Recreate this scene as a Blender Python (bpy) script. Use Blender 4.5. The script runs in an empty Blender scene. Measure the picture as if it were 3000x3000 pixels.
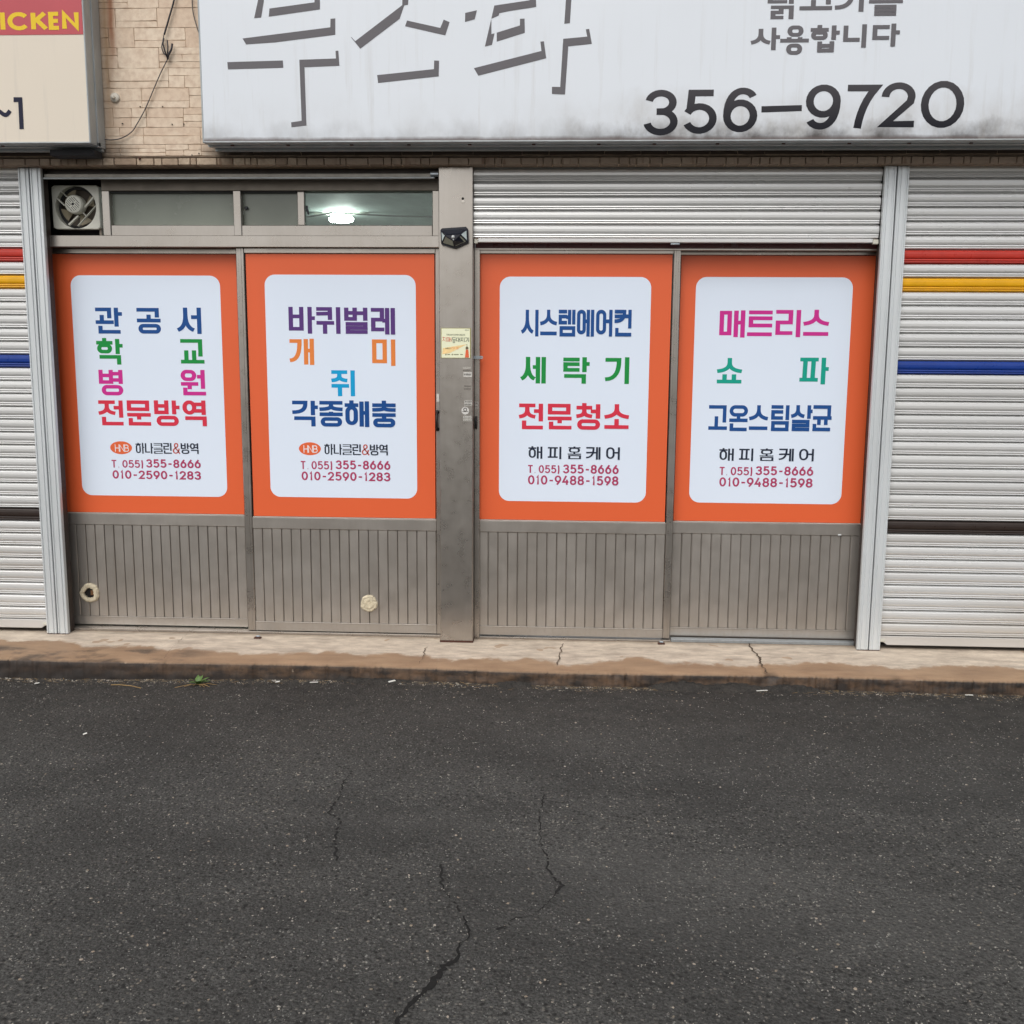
import bpy, bmesh, math, random
from mathutils import Vector, Matrix
random.seed(7)
SC = bpy.context.scene
COL = SC.collection
R_ = math.radians

# ------------------------------------------------------------------ camera
FPX = 3050.0                      # focal length in pixels of the 3000 px photograph
def _n(v):
    l = math.sqrt(sum(a*a for a in v)); return [a/l for a in v]
def _dot(a, b): return sum(x*y for x, y in zip(a, b))
_D = _n([-130, 19700, FPX]); _X = _n([62500, 900, -FPX])
ZC = [-a for a in _D]; _k = _dot(_X, ZC); XC = _n([a-_k*b for a, b in zip(_X, ZC)])
YC = [ZC[1]*XC[2]-ZC[2]*XC[1], ZC[2]*XC[0]-ZC[0]*XC[2], ZC[0]*XC[1]-ZC[1]*XC[0]]
CAM = (0.5272, -5.12, 1.4698)
cam = bpy.data.cameras.new('camera'); co = bpy.data.objects.new('camera', cam); COL.objects.link(co)
SC.camera = co
cam.sensor_fit = 'HORIZONTAL'; cam.sensor_width = 36; cam.lens = 36*FPX/3000; cam.clip_start = .05; cam.clip_end = 500
rt = Vector((XC[0], YC[0], ZC[0])); dn = Vector((XC[1], YC[1], ZC[1])); fw = Vector((XC[2], YC[2], ZC[2]))
M = Matrix((rt, -dn, -fw)).transposed().to_4x4(); M.translation = Vector(CAM); co.matrix_world = M

# ------------------------------------------------------------------ daylight (overcast)
w = bpy.data.worlds.new('World'); SC.world = w; w.use_nodes = True
nt = w.node_tree; bg = nt.nodes['Background']
sky = nt.nodes.new('ShaderNodeTexSky'); sky.sky_type = 'NISHITA'; sky.sun_disc = False
SUN_EL, SUN_AZ = 47, 193          # high, behind the camera and a little to the left
sky.sun_elevation = R_(SUN_EL); sky.sun_rotation = R_(SUN_AZ)
sky.air_density = 1.0; sky.dust_density = 4.0; sky.ozone_density = 1.0
hs = nt.nodes.new('ShaderNodeHueSaturation'); hs.inputs['Saturation'].default_value = .30
nt.links.new(sky.outputs[0], hs.inputs['Color']); nt.links.new(hs.outputs[0], bg.inputs[0])
bg.inputs[1].default_value = 0.115
sl = bpy.data.lights.new('sun', 'SUN'); sl.energy = 1.2; sl.angle = R_(50); sl.color = (1, .97, .93)
so = bpy.data.objects.new('sun', sl); COL.objects.link(so)
sd = Vector((math.sin(R_(SUN_AZ))*math.cos(R_(SUN_EL)), math.cos(R_(SUN_AZ))*math.cos(R_(SUN_EL)), math.sin(R_(SUN_EL))))
so.rotation_euler = sd.to_track_quat('Z', 'Y').to_euler(); so.location = (0, -8, 12)
vs = SC.view_settings; vs.view_transform = 'Standard'; vs.look = 'None'; vs.gamma = 1; vs.use_curve_mapping = False
vs.exposure = 0.13

# ------------------------------------------------------------------ measuring: a pixel of the photograph -> a point on a real plane
def _ray(px, py):
    c = (px-1500, py-1500, FPX)
    return (_dot(XC, c), _dot(YC, c), _dot(ZC, c))
def F(px, py, Y=0.0):
    r = _ray(px, py); t = (Y-CAM[1])/r[1]
    return Vector((CAM[0]+r[0]*t, Y, CAM[2]+r[2]*t))
def G(px, py, Z=0.0):
    r = _ray(px, py); t = (Z-CAM[2])/r[2]
    return Vector((CAM[0]+r[0]*t, CAM[1]+r[1]*t, Z))
def FX(px, py, Y=0.): return F(px, py, Y).x
def FZ(px, py, Y=0.): return F(px, py, Y).z

# ------------------------------------------------------------------ materials
def lin(c):
    return tuple(((v/255)/12.92 if v/255 <= .04045 else ((v/255+.055)/1.055)**2.4) for v in c)
class N:
    def __init__(s, name):
        s.m = bpy.data.materials.new(name); s.m.use_nodes = True
        s.t = s.m.node_tree; s.b = s.t.nodes['Principled BSDF']; s.g = None
    def n(s, k, **kw):
        x = s.t.nodes.new(k)
        for a, v in kw.items(): setattr(x, a, v)
        return x
    def l(s, a, b): s.t.links.new(a, b)
    def pos(s, scale=(1, 1, 1)):
        if s.g is None: s.g = s.n('ShaderNodeNewGeometry')
        mp = s.n('ShaderNodeMapping'); mp.inputs['Scale'].default_value = scale
        s.l(s.g.outputs['Position'], mp.inputs['Vector']); return mp.outputs[0]
    def noise(s, scale, detail=4, stretch=(1, 1, 1), rough=.6):
        x = s.n('ShaderNodeTexNoise'); x.inputs['Scale'].default_value = scale; x.inputs['Detail'].default_value = detail
        x.inputs['Roughness'].default_value = rough
        s.l(s.pos(stretch), x.inputs['Vector']); return x.outputs['Fac']
    def ramp(s, fac, stops):
        x = s.n('ShaderNodeValToRGB'); e = x.color_ramp.elements
        while len(e) < len(stops): e.new(.5)
        for q, (p, c) in zip(e, stops):
            q.position = p; q.color = (*c, 1) if len(c) == 3 else c
        s.l(fac, x.inputs[0]); return x.outputs[0]
    def mix(s, fac, a, b, mode='MIX'):
        x = s.n('ShaderNodeMix', data_type='RGBA', blend_type=mode)
        for v, i in ((fac, 0), (a, 6), (b, 7)):
            if hasattr(v, 'links'): s.l(v, x.inputs[i])
            elif isinstance(v, (int, float)): x.inputs[i].default_value = v if i == 0 else (v, v, v, 1)
            else: x.inputs[i].default_value = (*v, 1)
        return x.outputs[2]
    def math(s, op, a, b=0, c=None, clamp=False):
        x = s.n('ShaderNodeMath', operation=op, use_clamp=clamp)
        for v, i in ((a, 0), (b, 1), (c, 2)):
            if v is None: continue
            if hasattr(v, 'links'): s.l(v, x.inputs[i])
            else: x.inputs[i].default_value = v
        return x.outputs[0]
    def sep(s):
        if s.g is None: s.g = s.n('ShaderNodeNewGeometry')
        x = s.n('ShaderNodeSeparateXYZ'); s.l(s.g.outputs['Position'], x.inputs[0]); return x.outputs
    def bump(s, h, strength=.3, dist=.002):
        x = s.n('ShaderNodeBump'); x.inputs['Strength'].default_value = strength; x.inputs['Distance'].default_value = dist
        s.l(h, x.inputs['Height']); s.l(x.outputs[0], s.b.inputs['Normal'])
    def rnd(s):
        return s.n('ShaderNodeObjectInfo').outputs['Random']
    def rng(s, v, a, b, c, d):
        x = s.n('ShaderNodeMapRange'); s.l(v, x.inputs[0])
        for i, q in enumerate((a, b, c, d)): x.inputs[i+1].default_value = q
        return x.outputs[0]

MATS = {}
def pbr(name, col, rough=.5, metal=0., var=.08, scale=9, stretch=(1, 1, 1), objvar=0., bumps=0., bscale=60, rvar=.08, spec=.5):
    if name in MATS: return MATS[name]
    k = N(name); c = lin(col) if max(col) > 1 else col
    f = k.noise(scale, 6, stretch)
    f = k.rng(f, .3, .7, 1-var, 1+var)
    if objvar: f = k.math('MULTIPLY', f, k.rng(k.rnd(), 0, 1, 1-objvar, 1+objvar))
    k.l(k.mix(1.0, c, k.math('MULTIPLY', f, 1.0), 'MULTIPLY'), k.b.inputs['Base Color'])
    k.l(k.rng(k.noise(scale*3, 4, stretch), .3, .7, max(.02, rough-rvar), min(1, rough+rvar)), k.b.inputs['Roughness'])
    k.b.inputs['Metallic'].default_value = metal
    k.b.inputs['Specular IOR Level'].default_value = spec
    if bumps: k.bump(k.noise(bscale, 5), bumps, .001)
    MATS[name] = k.m; return k.m

def m_alu(name='anodised_aluminium', metal=.92, ro=(.25, .34), tone=1.):                       # champagne anodised aluminium of doors and pillar
    k = N(name)
    f = k.noise(3.5, 5); f2 = k.noise(60, 3, (1, 1, .05))
    c = k.mix(k.rng(f, .3, .7, 0, 1), lin((178, 172, 165)), lin((192, 187, 181)))
    c = k.mix(k.math('MULTIPLY', f2, .25), c, lin((150, 142, 131)))
    c = k.mix(1.0, c, k.rng(k.rnd(), 0, 1, .95*tone, 1.04*tone), 'MULTIPLY')
    z = k.sep()[2]
    spl = k.math('MULTIPLY', k.rng(z, .16, .02, 0, .4), k.rng(k.noise(40, 5, (1, 1, .6)), .5, .72, 0, 1))   # rain splash dirt
    c = k.mix(spl, c, lin((150, 134, 116)))
    scr = k.rng(k.noise(26, 1, (1, 1, .4)), .95, .97, 0, .3)                                           # knocks and scuffs
    c = k.mix(scr, c, lin((206, 200, 190)))
    k.l(c, k.b.inputs['Base Color']); k.l(k.math('SUBTRACT', metal, k.math('ADD', spl, k.math('MULTIPLY', scr, .5)), clamp=True), k.b.inputs['Metallic'])
    k.b.inputs['Metallic'].default_value = .95
    k.l(k.rng(k.noise(14, 5), .3, .7, *ro), k.b.inputs['Roughness'])
    k.bump(k.noise(1.8, 2), .35, .0016)
    return k.m
def m_shutter():
    k = N('shutter_white_paint')
    f = k.noise(2.2, 5, (.25, 1, 2)); g = k.noise(38, 5, (.5, 1, .6)); z = k.sep()[2]
    c = k.mix(k.rng(f, .35, .7, 0, 1), (.74, .745, .74), (.66, .66, .645))
    low = k.math('MULTIPLY', k.rng(z, .78, .35, 0, .5), k.rng(k.noise(1.6, 3, (.35, 1, 2.2)), .42, .62, 0, 1))
    c = k.mix(low, c, (.55, .51, .46))
    c = k.mix(k.rng(g, .66, .76, 0, .4), c, (.38, .36, .33))
    c = k.mix(1.0, c, k.rng(k.rnd(), 0, 1, .96, 1.03), 'MULTIPLY')
    k.l(c, k.b.inputs['Base Color']); k.l(k.rng(f, .3, .7, .24, .32), k.b.inputs['Roughness'])
    k.b.inputs['Metallic'].default_value = .35
    k.bump(k.math('ADD', k.noise(2.4, 3, (.6, 1, .6)), k.math('MULTIPLY', k.noise(9, 3), .10)), .10, .01)
    return k.m
def m_stone():
    k = N('cut_stone')
    rv = k.rnd()
    c = k.ramp(rv, [(0, lin((212, 190, 168))), (.35, lin((220, 201, 179))), (.7, lin((225, 208, 187))), (1, lin((216, 196, 174)))])
    n = k.noise(38, 7); c = k.mix(k.rng(n, .4, .68, 0, .6), c, lin((190, 164, 142)))
    c = k.mix(k.rng(k.noise(14, 5, (1, 1, 2)), .55, .75, 0, .5), c, lin((222, 208, 188)))
    x, y, z = k.sep()
    # rust run under the sign's corner, with its own wavering edge
    xx = k.math('ADD', x, k.math('MULTIPLY', k.noise(5, 3, (0, 0, 1)), .03))
    st = k.math('MULTIPLY', k.rng(k.math('ABSOLUTE', k.math('SUBTRACT', xx, -1.607)), .004, .022, 1, 0), k.rng(z, 2.72, 2.95, 0, 1))
    st2 = k.math('MULTIPLY', k.rng(k.math('ABSOLUTE', k.math('SUBTRACT', xx, -1.635)), .0, .035, .7, 0), k.rng(z, 2.45, 2.8, .35, 1))
    c = k.mix(st2, c, lin((150, 112, 72))); c = k.mix(k.math('MULTIPLY', st, .8), c, lin((142, 84, 46)))
    # soot, with the signs' shade painted in, on the course under them
    soot_shade = k.math('MULTIPLY', k.rng(z, 2.46, 2.40, 0, 1), k.rng(k.math('ADD', k.noise(3, 4), k.math('MULTIPLY', k.math('ABSOLUTE', k.math('SUBTRACT', x, -1.42)), .9)), .62, .95, 0, 1))
    c = k.mix(soot_shade, c, lin((70, 58, 48)))
    k.l(c, k.b.inputs['Base Color']); k.b.inputs['Roughness'].default_value = .8
    k.bump(k.math('ADD', n, k.math('MULTIPLY', k.noise(160, 4), .4)), .5, .003)
    return k.m
def m_bandtile():
    k = N('soiled_stone_tile')
    c = k.ramp(k.rnd(), [(0, lin((150, 130, 110))), (.5, lin((172, 152, 130))), (1, lin((186, 168, 146)))])
    n = k.noise(42, 6); c = k.mix(k.rng(n, .4, .7, 0, .6), c, lin((120, 100, 82)))
    x = k.sep()[0]
    soot_shade = k.rng(k.math('ADD', k.math('MULTIPLY', k.noise(4, 4), .5), k.math('ABSOLUTE', k.math('SUBTRACT', x, -1.3))), .5, .95, 0, .75)
    c = k.mix(soot_shade, c, lin((128, 112, 98)))
    c = k.mix(k.rng(k.noise(22, 4, (1, 1, .15)), .6, .68, 0, .6), c, lin((92, 62, 40)))
    k.l(c, k.b.inputs['Base Color']); k.b.inputs['Roughness'].default_value = .75
    k.bump(n, .5, .003)
    return k.m
def m_asphalt():
    k = N('asphalt')
    v = k.n('ShaderNodeTexVoronoi'); v.inputs['Scale'].default_value = 96; k.l(k.pos((1, 1, 1)), v.inputs['Vector'])
    s1 = k.n('ShaderNodeSeparateColor'); k.l(v.outputs['Color'], s1.inputs[0])
    v2 = k.n('ShaderNodeTexVoronoi'); v2.inputs['Scale'].default_value = 54; k.l(k.pos((1, 1, 1)), v2.inputs['Vector'])
    s2 = k.n('ShaderNodeSeparateColor'); k.l(v2.outputs['Color'], s2.inputs[0])
    f1 = k.noise(170, 5, rough=.7)
    c = k.mix(k.rng(f1, .36, .64, 0, 1), (.020, .0198, .0185), (.118, .117, .110))
    stone = k.rng(v.outputs['Distance'], .30, .50, 1, 0)
    c = k.mix(k.math('MULTIPLY', stone, k.rng(s1.outputs[1], .35, 1, 0, .6)), c, (.125, .124, .116))
    chip = k.math('MULTIPLY', k.math('GREATER_THAN', s1.outputs[0], .82), stone)
    c = k.mix(k.math('MULTIPLY', chip, k.rng(s1.outputs[1], 0, 1, .3, .9)), c, k.mix(s1.outputs[2], (.20, .198, .185), (.31, .275, .225)))
    dark = k.math('MULTIPLY', k.math('LESS_THAN', s2.outputs[0], .30), k.rng(v2.outputs['Distance'], .2, .45, .85, 0))
    c = k.mix(dark, c, (.012, .0118, .011))
    big = k.noise(1.1, 6, (1, 1.5, 1), .62)
    c = k.mix(k.rng(big, .42, .60, 0, .55), c, (.036, .0355, .034))
    c = k.mix(k.rng(k.noise(.55, 4, (.5, 1.6, 1)), .48, .62, 0, .26), c, (.14, .138, .13))
    x, y, z = k.sep()
    # darker, mottled gutter strip along the kerb
    gut = k.rng(k.math('ADD', y, k.math('MULTIPLY', k.noise(4, 5), .5)), -1.35, -.25, 0, .8)
    c = k.mix(gut, c, k.mix(k.rng(k.noise(24, 6), .35, .65, 0, 1), (.020, .018, .016), (.052, .046, .040)))
    k.l(c, k.b.inputs['Base Color']); k.l(k.rng(big, .3, .7, .72, .92), k.b.inputs['Roughness'])
    k.b.inputs['Specular IOR Level'].default_value = .3
    h = k.math('ADD', k.math('MULTIPLY', v.outputs['Distance'], -1.2), k.math('MULTIPLY', v2.outputs['Distance'], -1.2))
    k.bump(k.math('ADD', h, k.math('MULTIPLY', f1, 1.3)), .8, .006)
    return k.m
def m_step():
    k = N('weathered_concrete')
    x, y, z = k.sep()
    n = k.noise(5, 6, (.7, 1.6, 1)); fine = k.noise(55, 6, (.5, 1.2, 1)); sm = k.noise(13, 8, (.6, 1.3, 1), .72)
    c = k.mix(k.rng(sm, .32, .68, 0, 1), lin((172, 158, 143)), lin((220, 206, 187)))
    c = k.mix(k.rng(k.noise(7, 7, (.5, 1.8, 1), .7), .50, .66, 0, .7), c, lin((150, 138, 125)))
    c = k.mix(k.rng(k.noise(120, 3), .62, .72, 0, .45), c, lin((128, 112, 96)))
    seam = k.rng(k.math('ADD', y, k.math('MULTIPLY', k.noise(18, 5), .06)), .06, .11, 0, .6); c = k.mix(seam, c, lin((112, 96, 80)))
    # rain-wet front half, wavy outline
    e = k.math('ADD', y, k.math('ADD', k.math('MULTIPLY', k.math('SUBTRACT', k.noise(2.6, 3, (1, .25, 1)), .5), .42), k.math('MULTIPLY', k.math('SUBTRACT', fine, .5), .04)))
    e = k.math('ADD', k.math('SUBTRACT', e, k.rng(x, -2.3, -1.0, .11, 0)), k.math('MULTIPLY', k.math('SUBTRACT', k.noise(8.5, 6, (1, .6, 1), .68), .5), .17))
    wet = k.rng(e, -.268, -.232, .95, 0)
    wc = k.mix(k.rng(n, .35, .65, 0, 1), lin((142, 113, 86)), lin((166, 136, 106)))
    wc = k.mix(k.rng(k.noise(16, 5, (.5, 1.6, 1)), .5, .7, 0, .5), wc, lin((128, 100, 76)))
    c = k.mix(wet, c, wc)
    # footprints / splashes
    c = k.mix(k.rng(k.noise(6.5, 2, (1, .9, 1)), .665, .68, 0, .6), c, wc)
    # black oil soiling at the left
    bl = k.math('MULTIPLY', k.rng(k.noise(4.2, 6, (.9, 1.2, 1)), .47, .60, 0, .85), k.rng(x, -1.45, -1.05, 1, 0))
    bl = k.math('MULTIPLY', bl, k.rng(y, -.2, -.25, 0, 1))
    c = k.mix(bl, c, lin((70, 60, 52)))
    # kerb face: grime growing over it
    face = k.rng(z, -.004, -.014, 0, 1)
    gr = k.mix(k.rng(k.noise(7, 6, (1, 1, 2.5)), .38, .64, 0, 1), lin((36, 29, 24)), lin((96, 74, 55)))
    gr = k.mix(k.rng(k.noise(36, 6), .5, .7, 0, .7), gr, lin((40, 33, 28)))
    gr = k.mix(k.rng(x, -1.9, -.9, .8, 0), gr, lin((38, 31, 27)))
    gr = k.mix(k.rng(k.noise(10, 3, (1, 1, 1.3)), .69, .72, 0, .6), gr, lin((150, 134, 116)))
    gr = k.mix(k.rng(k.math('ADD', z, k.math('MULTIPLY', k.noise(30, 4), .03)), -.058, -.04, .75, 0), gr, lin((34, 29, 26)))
    spk = k.rng(k.noise(90, 3), .66, .72, 0, .5); c = k.mix(spk, c, lin((112, 92, 72)))
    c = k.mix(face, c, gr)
    k.l(c, k.b.inputs['Base Color'])
    k.l(k.rng(wet, 0, 1, .85, .6), k.b.inputs['Roughness'])
    k.bump(k.math('ADD', fine, k.math('MULTIPLY', k.noise(210, 4), .5)), .35, .003)
    return k.m
def m_face(name, base, grime, ztop):
    """plastic sign sheet with weathering along its lower edge and thin vertical runs"""
    k = N(name); x, y, z = k.sep()
    c = base
    run = k.noise(26, 5, (1, 1, .06)); big = k.noise(1.7, 4)
    n = k.noise(7, 6, (1, 1, .6))
    c = k.mix(k.rng(k.noise(1.2, 3), .3, .7, 0, .35), c, tuple(v*.9 for v in base))
    lo = k.math('ADD', z, k.math('MULTIPLY', k.math('SUBTRACT', n, .5), -.16))
    side = k.rng(x, .45, .85, .3, 1) if grime else None
    up = k.rng(lo, ztop+.04, ztop+.22, 1, 0)
    if grime:
        c = k.mix(k.math('MULTIPLY', k.math('MULTIPLY', up, side), k.rng(n, .35, .7, .1, .7)), c, (.38, .355, .32))
        c = k.mix(k.math('MULTIPLY', k.rng(lo, ztop+.0, ztop+.10, 1, 0), k.math('MULTIPLY', side, k.rng(k.noise(5, 5), .38, .56, .25, 1))), c, (.055, .05, .048))
        c = k.mix(k.rng(k.math('ADD', z, k.math('MULTIPLY', k.noise(11, 5), .02)), ztop+.022, ztop+.036, .85, 0), c, (.11, .085, .08))
    c = k.mix(k.math('MULTIPLY', k.rng(run, .56, .72, 0, .30), k.rng(z, ztop+.7, ztop+.1, 0, 1)), c, (.42, .40, .37))
    k.l(c, k.b.inputs['Base Color']); k.b.inputs['Roughness'].default_value = .42
    k.bump(k.noise(2.0, 3), .08, .004)
    return k.m
def m_glass(name, tint, mixv):
    k = N(name); t = k.t
    tr = k.n('ShaderNodeBsdfTransparent'); tr.inputs[0].default_value = (*tint, 1)
    gl = k.n('ShaderNodeBsdfGlossy'); gl.inputs[0].default_value = (.9, .95, .95, 1); gl.inputs['Roughness'].default_value = .04
    fr = k.n('ShaderNodeFresnel'); fr.inputs[0].default_value = 1.5
    df = k.n('ShaderNodeBsdfDiffuse'); df.inputs[0].default_value = (.35, .38, .35, 1)
    a = k.n('ShaderNodeMixShader'); a.inputs[0].default_value = mixv
    k.l(tr.outputs[0], a.inputs[1]); k.l(df.outputs[0], a.inputs[2])
    m = k.n('ShaderNodeMixShader'); k.l(fr.outputs[0], m.inputs[0]); k.l(a.outputs[0], m.inputs[1]); k.l(gl.outputs[0], m.inputs[2])
    k.l(m.outputs[0], t.nodes['Material Output'].inputs['Surface']); return k.m
def m_emit(name, col, st):
    k = N(name); k.b.inputs['Emission Color'].default_value = (*col, 1); k.b.inputs['Emission Strength'].default_value = st
    k.b.inputs['Base Color'].default_value = (.8, .8, .8, 1); return k.m

ALU = m_alu(tone=.98); PLK = m_alu('plank_aluminium', .74, (.30, .40), .95); SHUT = m_shutter(); STONE = m_stone(); BTILE = m_bandtile(); ASPH = m_asphalt(); STEP = m_step()
RAIL = pbr('guide_rail_aluminium', (216, 221, 223), .4, .35, .10, 6, (1, 1, .12))
RED = pbr('shutter_red_paint', (186, 52, 40), .33, .0, .10, 14)
YEL = pbr('shutter_yellow_paint', (228, 168, 14), .33, .0, .08, 14)
BLUE = pbr('shutter_blue_paint', (22, 58, 140), .33, .0, .10, 14)
BROWN = pbr('shutter_dark_brown', (48, 38, 34), .35, .0, .12, 14)
DARK = pbr('dark_void', (26, 24, 26), .8, 0, .1, 9)
RUBB = pbr('black_rubber', (20, 20, 22), .55)
MORT = pbr('grey_brown_mortar', (184, 162, 138), .9, 0, .18, 30, bumps=.4)
ORNG = pbr('orange_film', (222, 96, 50), .45, 0, .012, 3, rvar=.02, bumps=.06, bscale=6)
PAPR = pbr('white_film', (222, 233, 248), .45, 0, .008, 3, rvar=.02, bumps=.06, bscale=6)
SIGNALU = pbr('sign_aluminium', (176, 182, 184), .45, .3, .14, 12, (1, 1, .4))
FANP = pbr('aged_white_plastic', (222, 222, 210), .42, 0, .06, 12)
FANB = pbr('aged_cream_plastic', (160, 150, 128), .45, 0, .08, 12)
FOAM = pbr('dried_foam', (196, 186, 162), .9, 0, .22, 60, bumps=1.0, bscale=120)
PLAS = pbr('black_plastic', (24, 27, 38), .32, 0, .1, 30)
LENS = pbr('prismatic_lens', (200, 214, 214), .2, 0, .10, 120)
LENS2 = pbr('lamp_led_lens', (150, 152, 136), .25, 0, .14, 150)
CONC = pbr('rendered_wall', (150, 138, 124), .85, 0, .12, 5, bumps=.3)
STEEL = pbr('zinc_steel', (170, 178, 184), .35, .8, .1, 40)
RUST = pbr('rusty_iron', (74, 44, 34), .85, 0, .3, 90)
INNER = pbr('interior_plaster', (206, 216, 210), .8, 0, .05, 3)
CEIL = pbr('interior_ceiling', (214, 226, 222), .7, 0, .16, 7, (1, .4, 1), bumps=.2, bscale=20)

# ------------------------------------------------------------------ objects
WL = {}
def wl(o): return WL.get(o.name, Vector((0, 0, 0)))
def tag(o, label=None, cat=None, group=None, kind=None):
    for k, v in (('label', label), ('category', cat), ('group', group), ('kind', kind)):
        if v: o[k] = v
    return o
def empty(name, loc, label=None, cat=None, group=None, kind=None):
    o = bpy.data.objects.new(name, None); COL.objects.link(o); o.location = loc; o.empty_display_size = .1
    WL[o.name] = Vector(loc); return tag(o, label, cat, group, kind)
def link(name, me, parent=None, loc=(0, 0, 0)):
    """loc is a world position"""
    o = bpy.data.objects.new(name, me); COL.objects.link(o)
    if parent is not None: o.parent = parent; o.location = Vector(loc)-wl(parent)
    else: o.location = loc
    WL[o.name] = Vector(loc); return o
class MB:
    def __init__(s): s.bm = bmesh.new()
    def box(s, x0, x1, y0, y1, z0, z1, bev=0., seg=1):
        if x0 > x1: x0, x1 = x1, x0
        if y0 > y1: y0, y1 = y1, y0
        if z0 > z1: z0, z1 = z1, z0
        v = [s.bm.verts.new((x, y, z)) for x in (x0, x1) for y in (y0, y1) for z in (z0, z1)]
        fs = [s.bm.faces.new([v[i] for i in f]) for f in ((0, 1, 3, 2), (4, 6, 7, 5), (0, 4, 5, 1), (2, 3, 7, 6), (0, 2, 6, 4), (1, 5, 7, 3))]
        if bev:
            es = {e for f in fs for e in f.edges}
            bmesh.ops.bevel(s.bm, geom=list(es), offset=bev, segments=seg, affect='EDGES', profile=.6)
        return s
    def prism(s, pts, y0, y1, bev=0.):
        """outline of (x, z) points, y0 the front, y1 the back"""
        a = sum(pts[i][0]*pts[(i+1) % len(pts)][1]-pts[(i+1) % len(pts)][0]*pts[i][1] for i in range(len(pts)))
        if a < 0: pts = pts[::-1]
        f = [s.bm.verts.new((p[0], y0, p[1])) for p in pts]; b = [s.bm.verts.new((p[0], y1, p[1])) for p in pts]
        n = len(pts); ff = s.bm.faces.new(f); s.bm.faces.new(b[::-1])
        for i in range(n): s.bm.faces.new((f[(i+1) % n], f[i], b[i], b[(i+1) % n]))
        if bev: bmesh.ops.bevel(s.bm, geom=list(ff.edges), offset=bev, segments=1, affect='EDGES')
        return s
    def flat(s, pts, y):
        a = sum(pts[i][0]*pts[(i+1) % len(pts)][1]-pts[(i+1) % len(pts)][0]*pts[i][1] for i in range(len(pts)))
        if a < 0: pts = pts[::-1]
        s.bm.faces.new([s.bm.verts.new((p[0], y, p[1])) for p in pts]); return s
    def face(s, pts):
        s.bm.faces.new([s.bm.verts.new(p) for p in pts]); return s
    def strip(s, L, Rr, y, closed=False):
        a = [s.bm.verts.new((p[0], y, p[1])) for p in L]; b = [s.bm.verts.new((p[0], y, p[1])) for p in Rr]
        n = len(a)
        for i in range(n if closed else n-1):
            j = (i+1) % n; s.bm.faces.new((a[i], a[j], b[j], b[i]))
        return s
    def extr(s, prof, x0, x1, cap=True):
        """profile of (y, z) swept along x"""
        a = [s.bm.verts.new((x0, p[0], p[1])) for p in prof]; b = [s.bm.verts.new((x1, p[0], p[1])) for p in prof]
        for i in range(len(prof)-1): s.bm.faces.new((a[i], a[i+1], b[i+1], b[i]))
        return s
    def tube(s, pts, r, n=8, cap=True):
        rings = []; P = [Vector(p) for p in pts]
        rr = r if isinstance(r, (list, tuple)) else [r]*len(P)
        up = Vector((0, 1, 0))
        for i, p in enumerate(P):
            t = (P[min(i+1, len(P)-1)]-P[max(i-1, 0)]).normalized()
            u = t.cross(up); u = u.normalized() if u.length > .05 else t.cross(Vector((1, 0, 0))).normalized()
            v = t.cross(u)
            rings.append([s.bm.verts.new(p+rr[i]*(math.cos(q*2*math.pi/n)*u+math.sin(q*2*math.pi/n)*v)) for q in range(n)])
        for a, b in zip(rings, rings[1:]):
            for i in range(n): s.bm.faces.new((a[i], a[(i+1) % n], b[(i+1) % n], b[i]))
        if cap: s.bm.faces.new(rings[0][::-1]); s.bm.faces.new(rings[-1])
        return s
    def lathe(s, c, prof, n=32):
        """profile of (radius, y) round an axis along y through c (x, z)"""
        rings = []
        for r, y in prof:
            if r < 1e-6: rings.append([s.bm.verts.new((c[0], y, c[1]))])
            else: rings.append([s.bm.verts.new((c[0]+r*math.cos(q*2*math.pi/n), y, c[1]+r*math.sin(q*2*math.pi/n))) for q in range(n)])
        for a, b in zip(rings, rings[1:]):
            for i in range(n):
                j = (i+1) % n
                if len(a) == 1 and len(b) == 1: continue
                if len(a) == 1: s.bm.faces.new((a[0], b[i], b[j]))
                elif len(b) == 1: s.bm.faces.new((a[i], b[0], a[j]))
                else: s.bm.faces.new((a[i], b[i], b[j], a[j]))
        return s
    def build(s, name, mat, parent=None, smooth=False, fix=False, origin=None):
        if fix: bmesh.ops.recalc_face_normals(s.bm, faces=s.bm.faces[:])
        o0 = wl(parent) if parent is not None else (Vector(origin) if origin is not None else Vector((0, 0, 0)))
        bmesh.ops.translate(s.bm, verts=s.bm.verts[:], vec=-o0)
        me = bpy.data.meshes.new(name); s.bm.to_mesh(me); s.bm.free(); me.materials.append(mat)
        if smooth:
            for p in me.polygons: p.use_smooth = True
        return link(name, me, parent, o0)
def mesh_of(mb, name, mat):
    me = bpy.data.meshes.new(name); bmesh.ops.recalc_face_normals(mb.bm, faces=mb.bm.faces[:]); mb.bm.to_mesh(me); mb.bm.free(); me.materials.append(mat); return me

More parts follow.
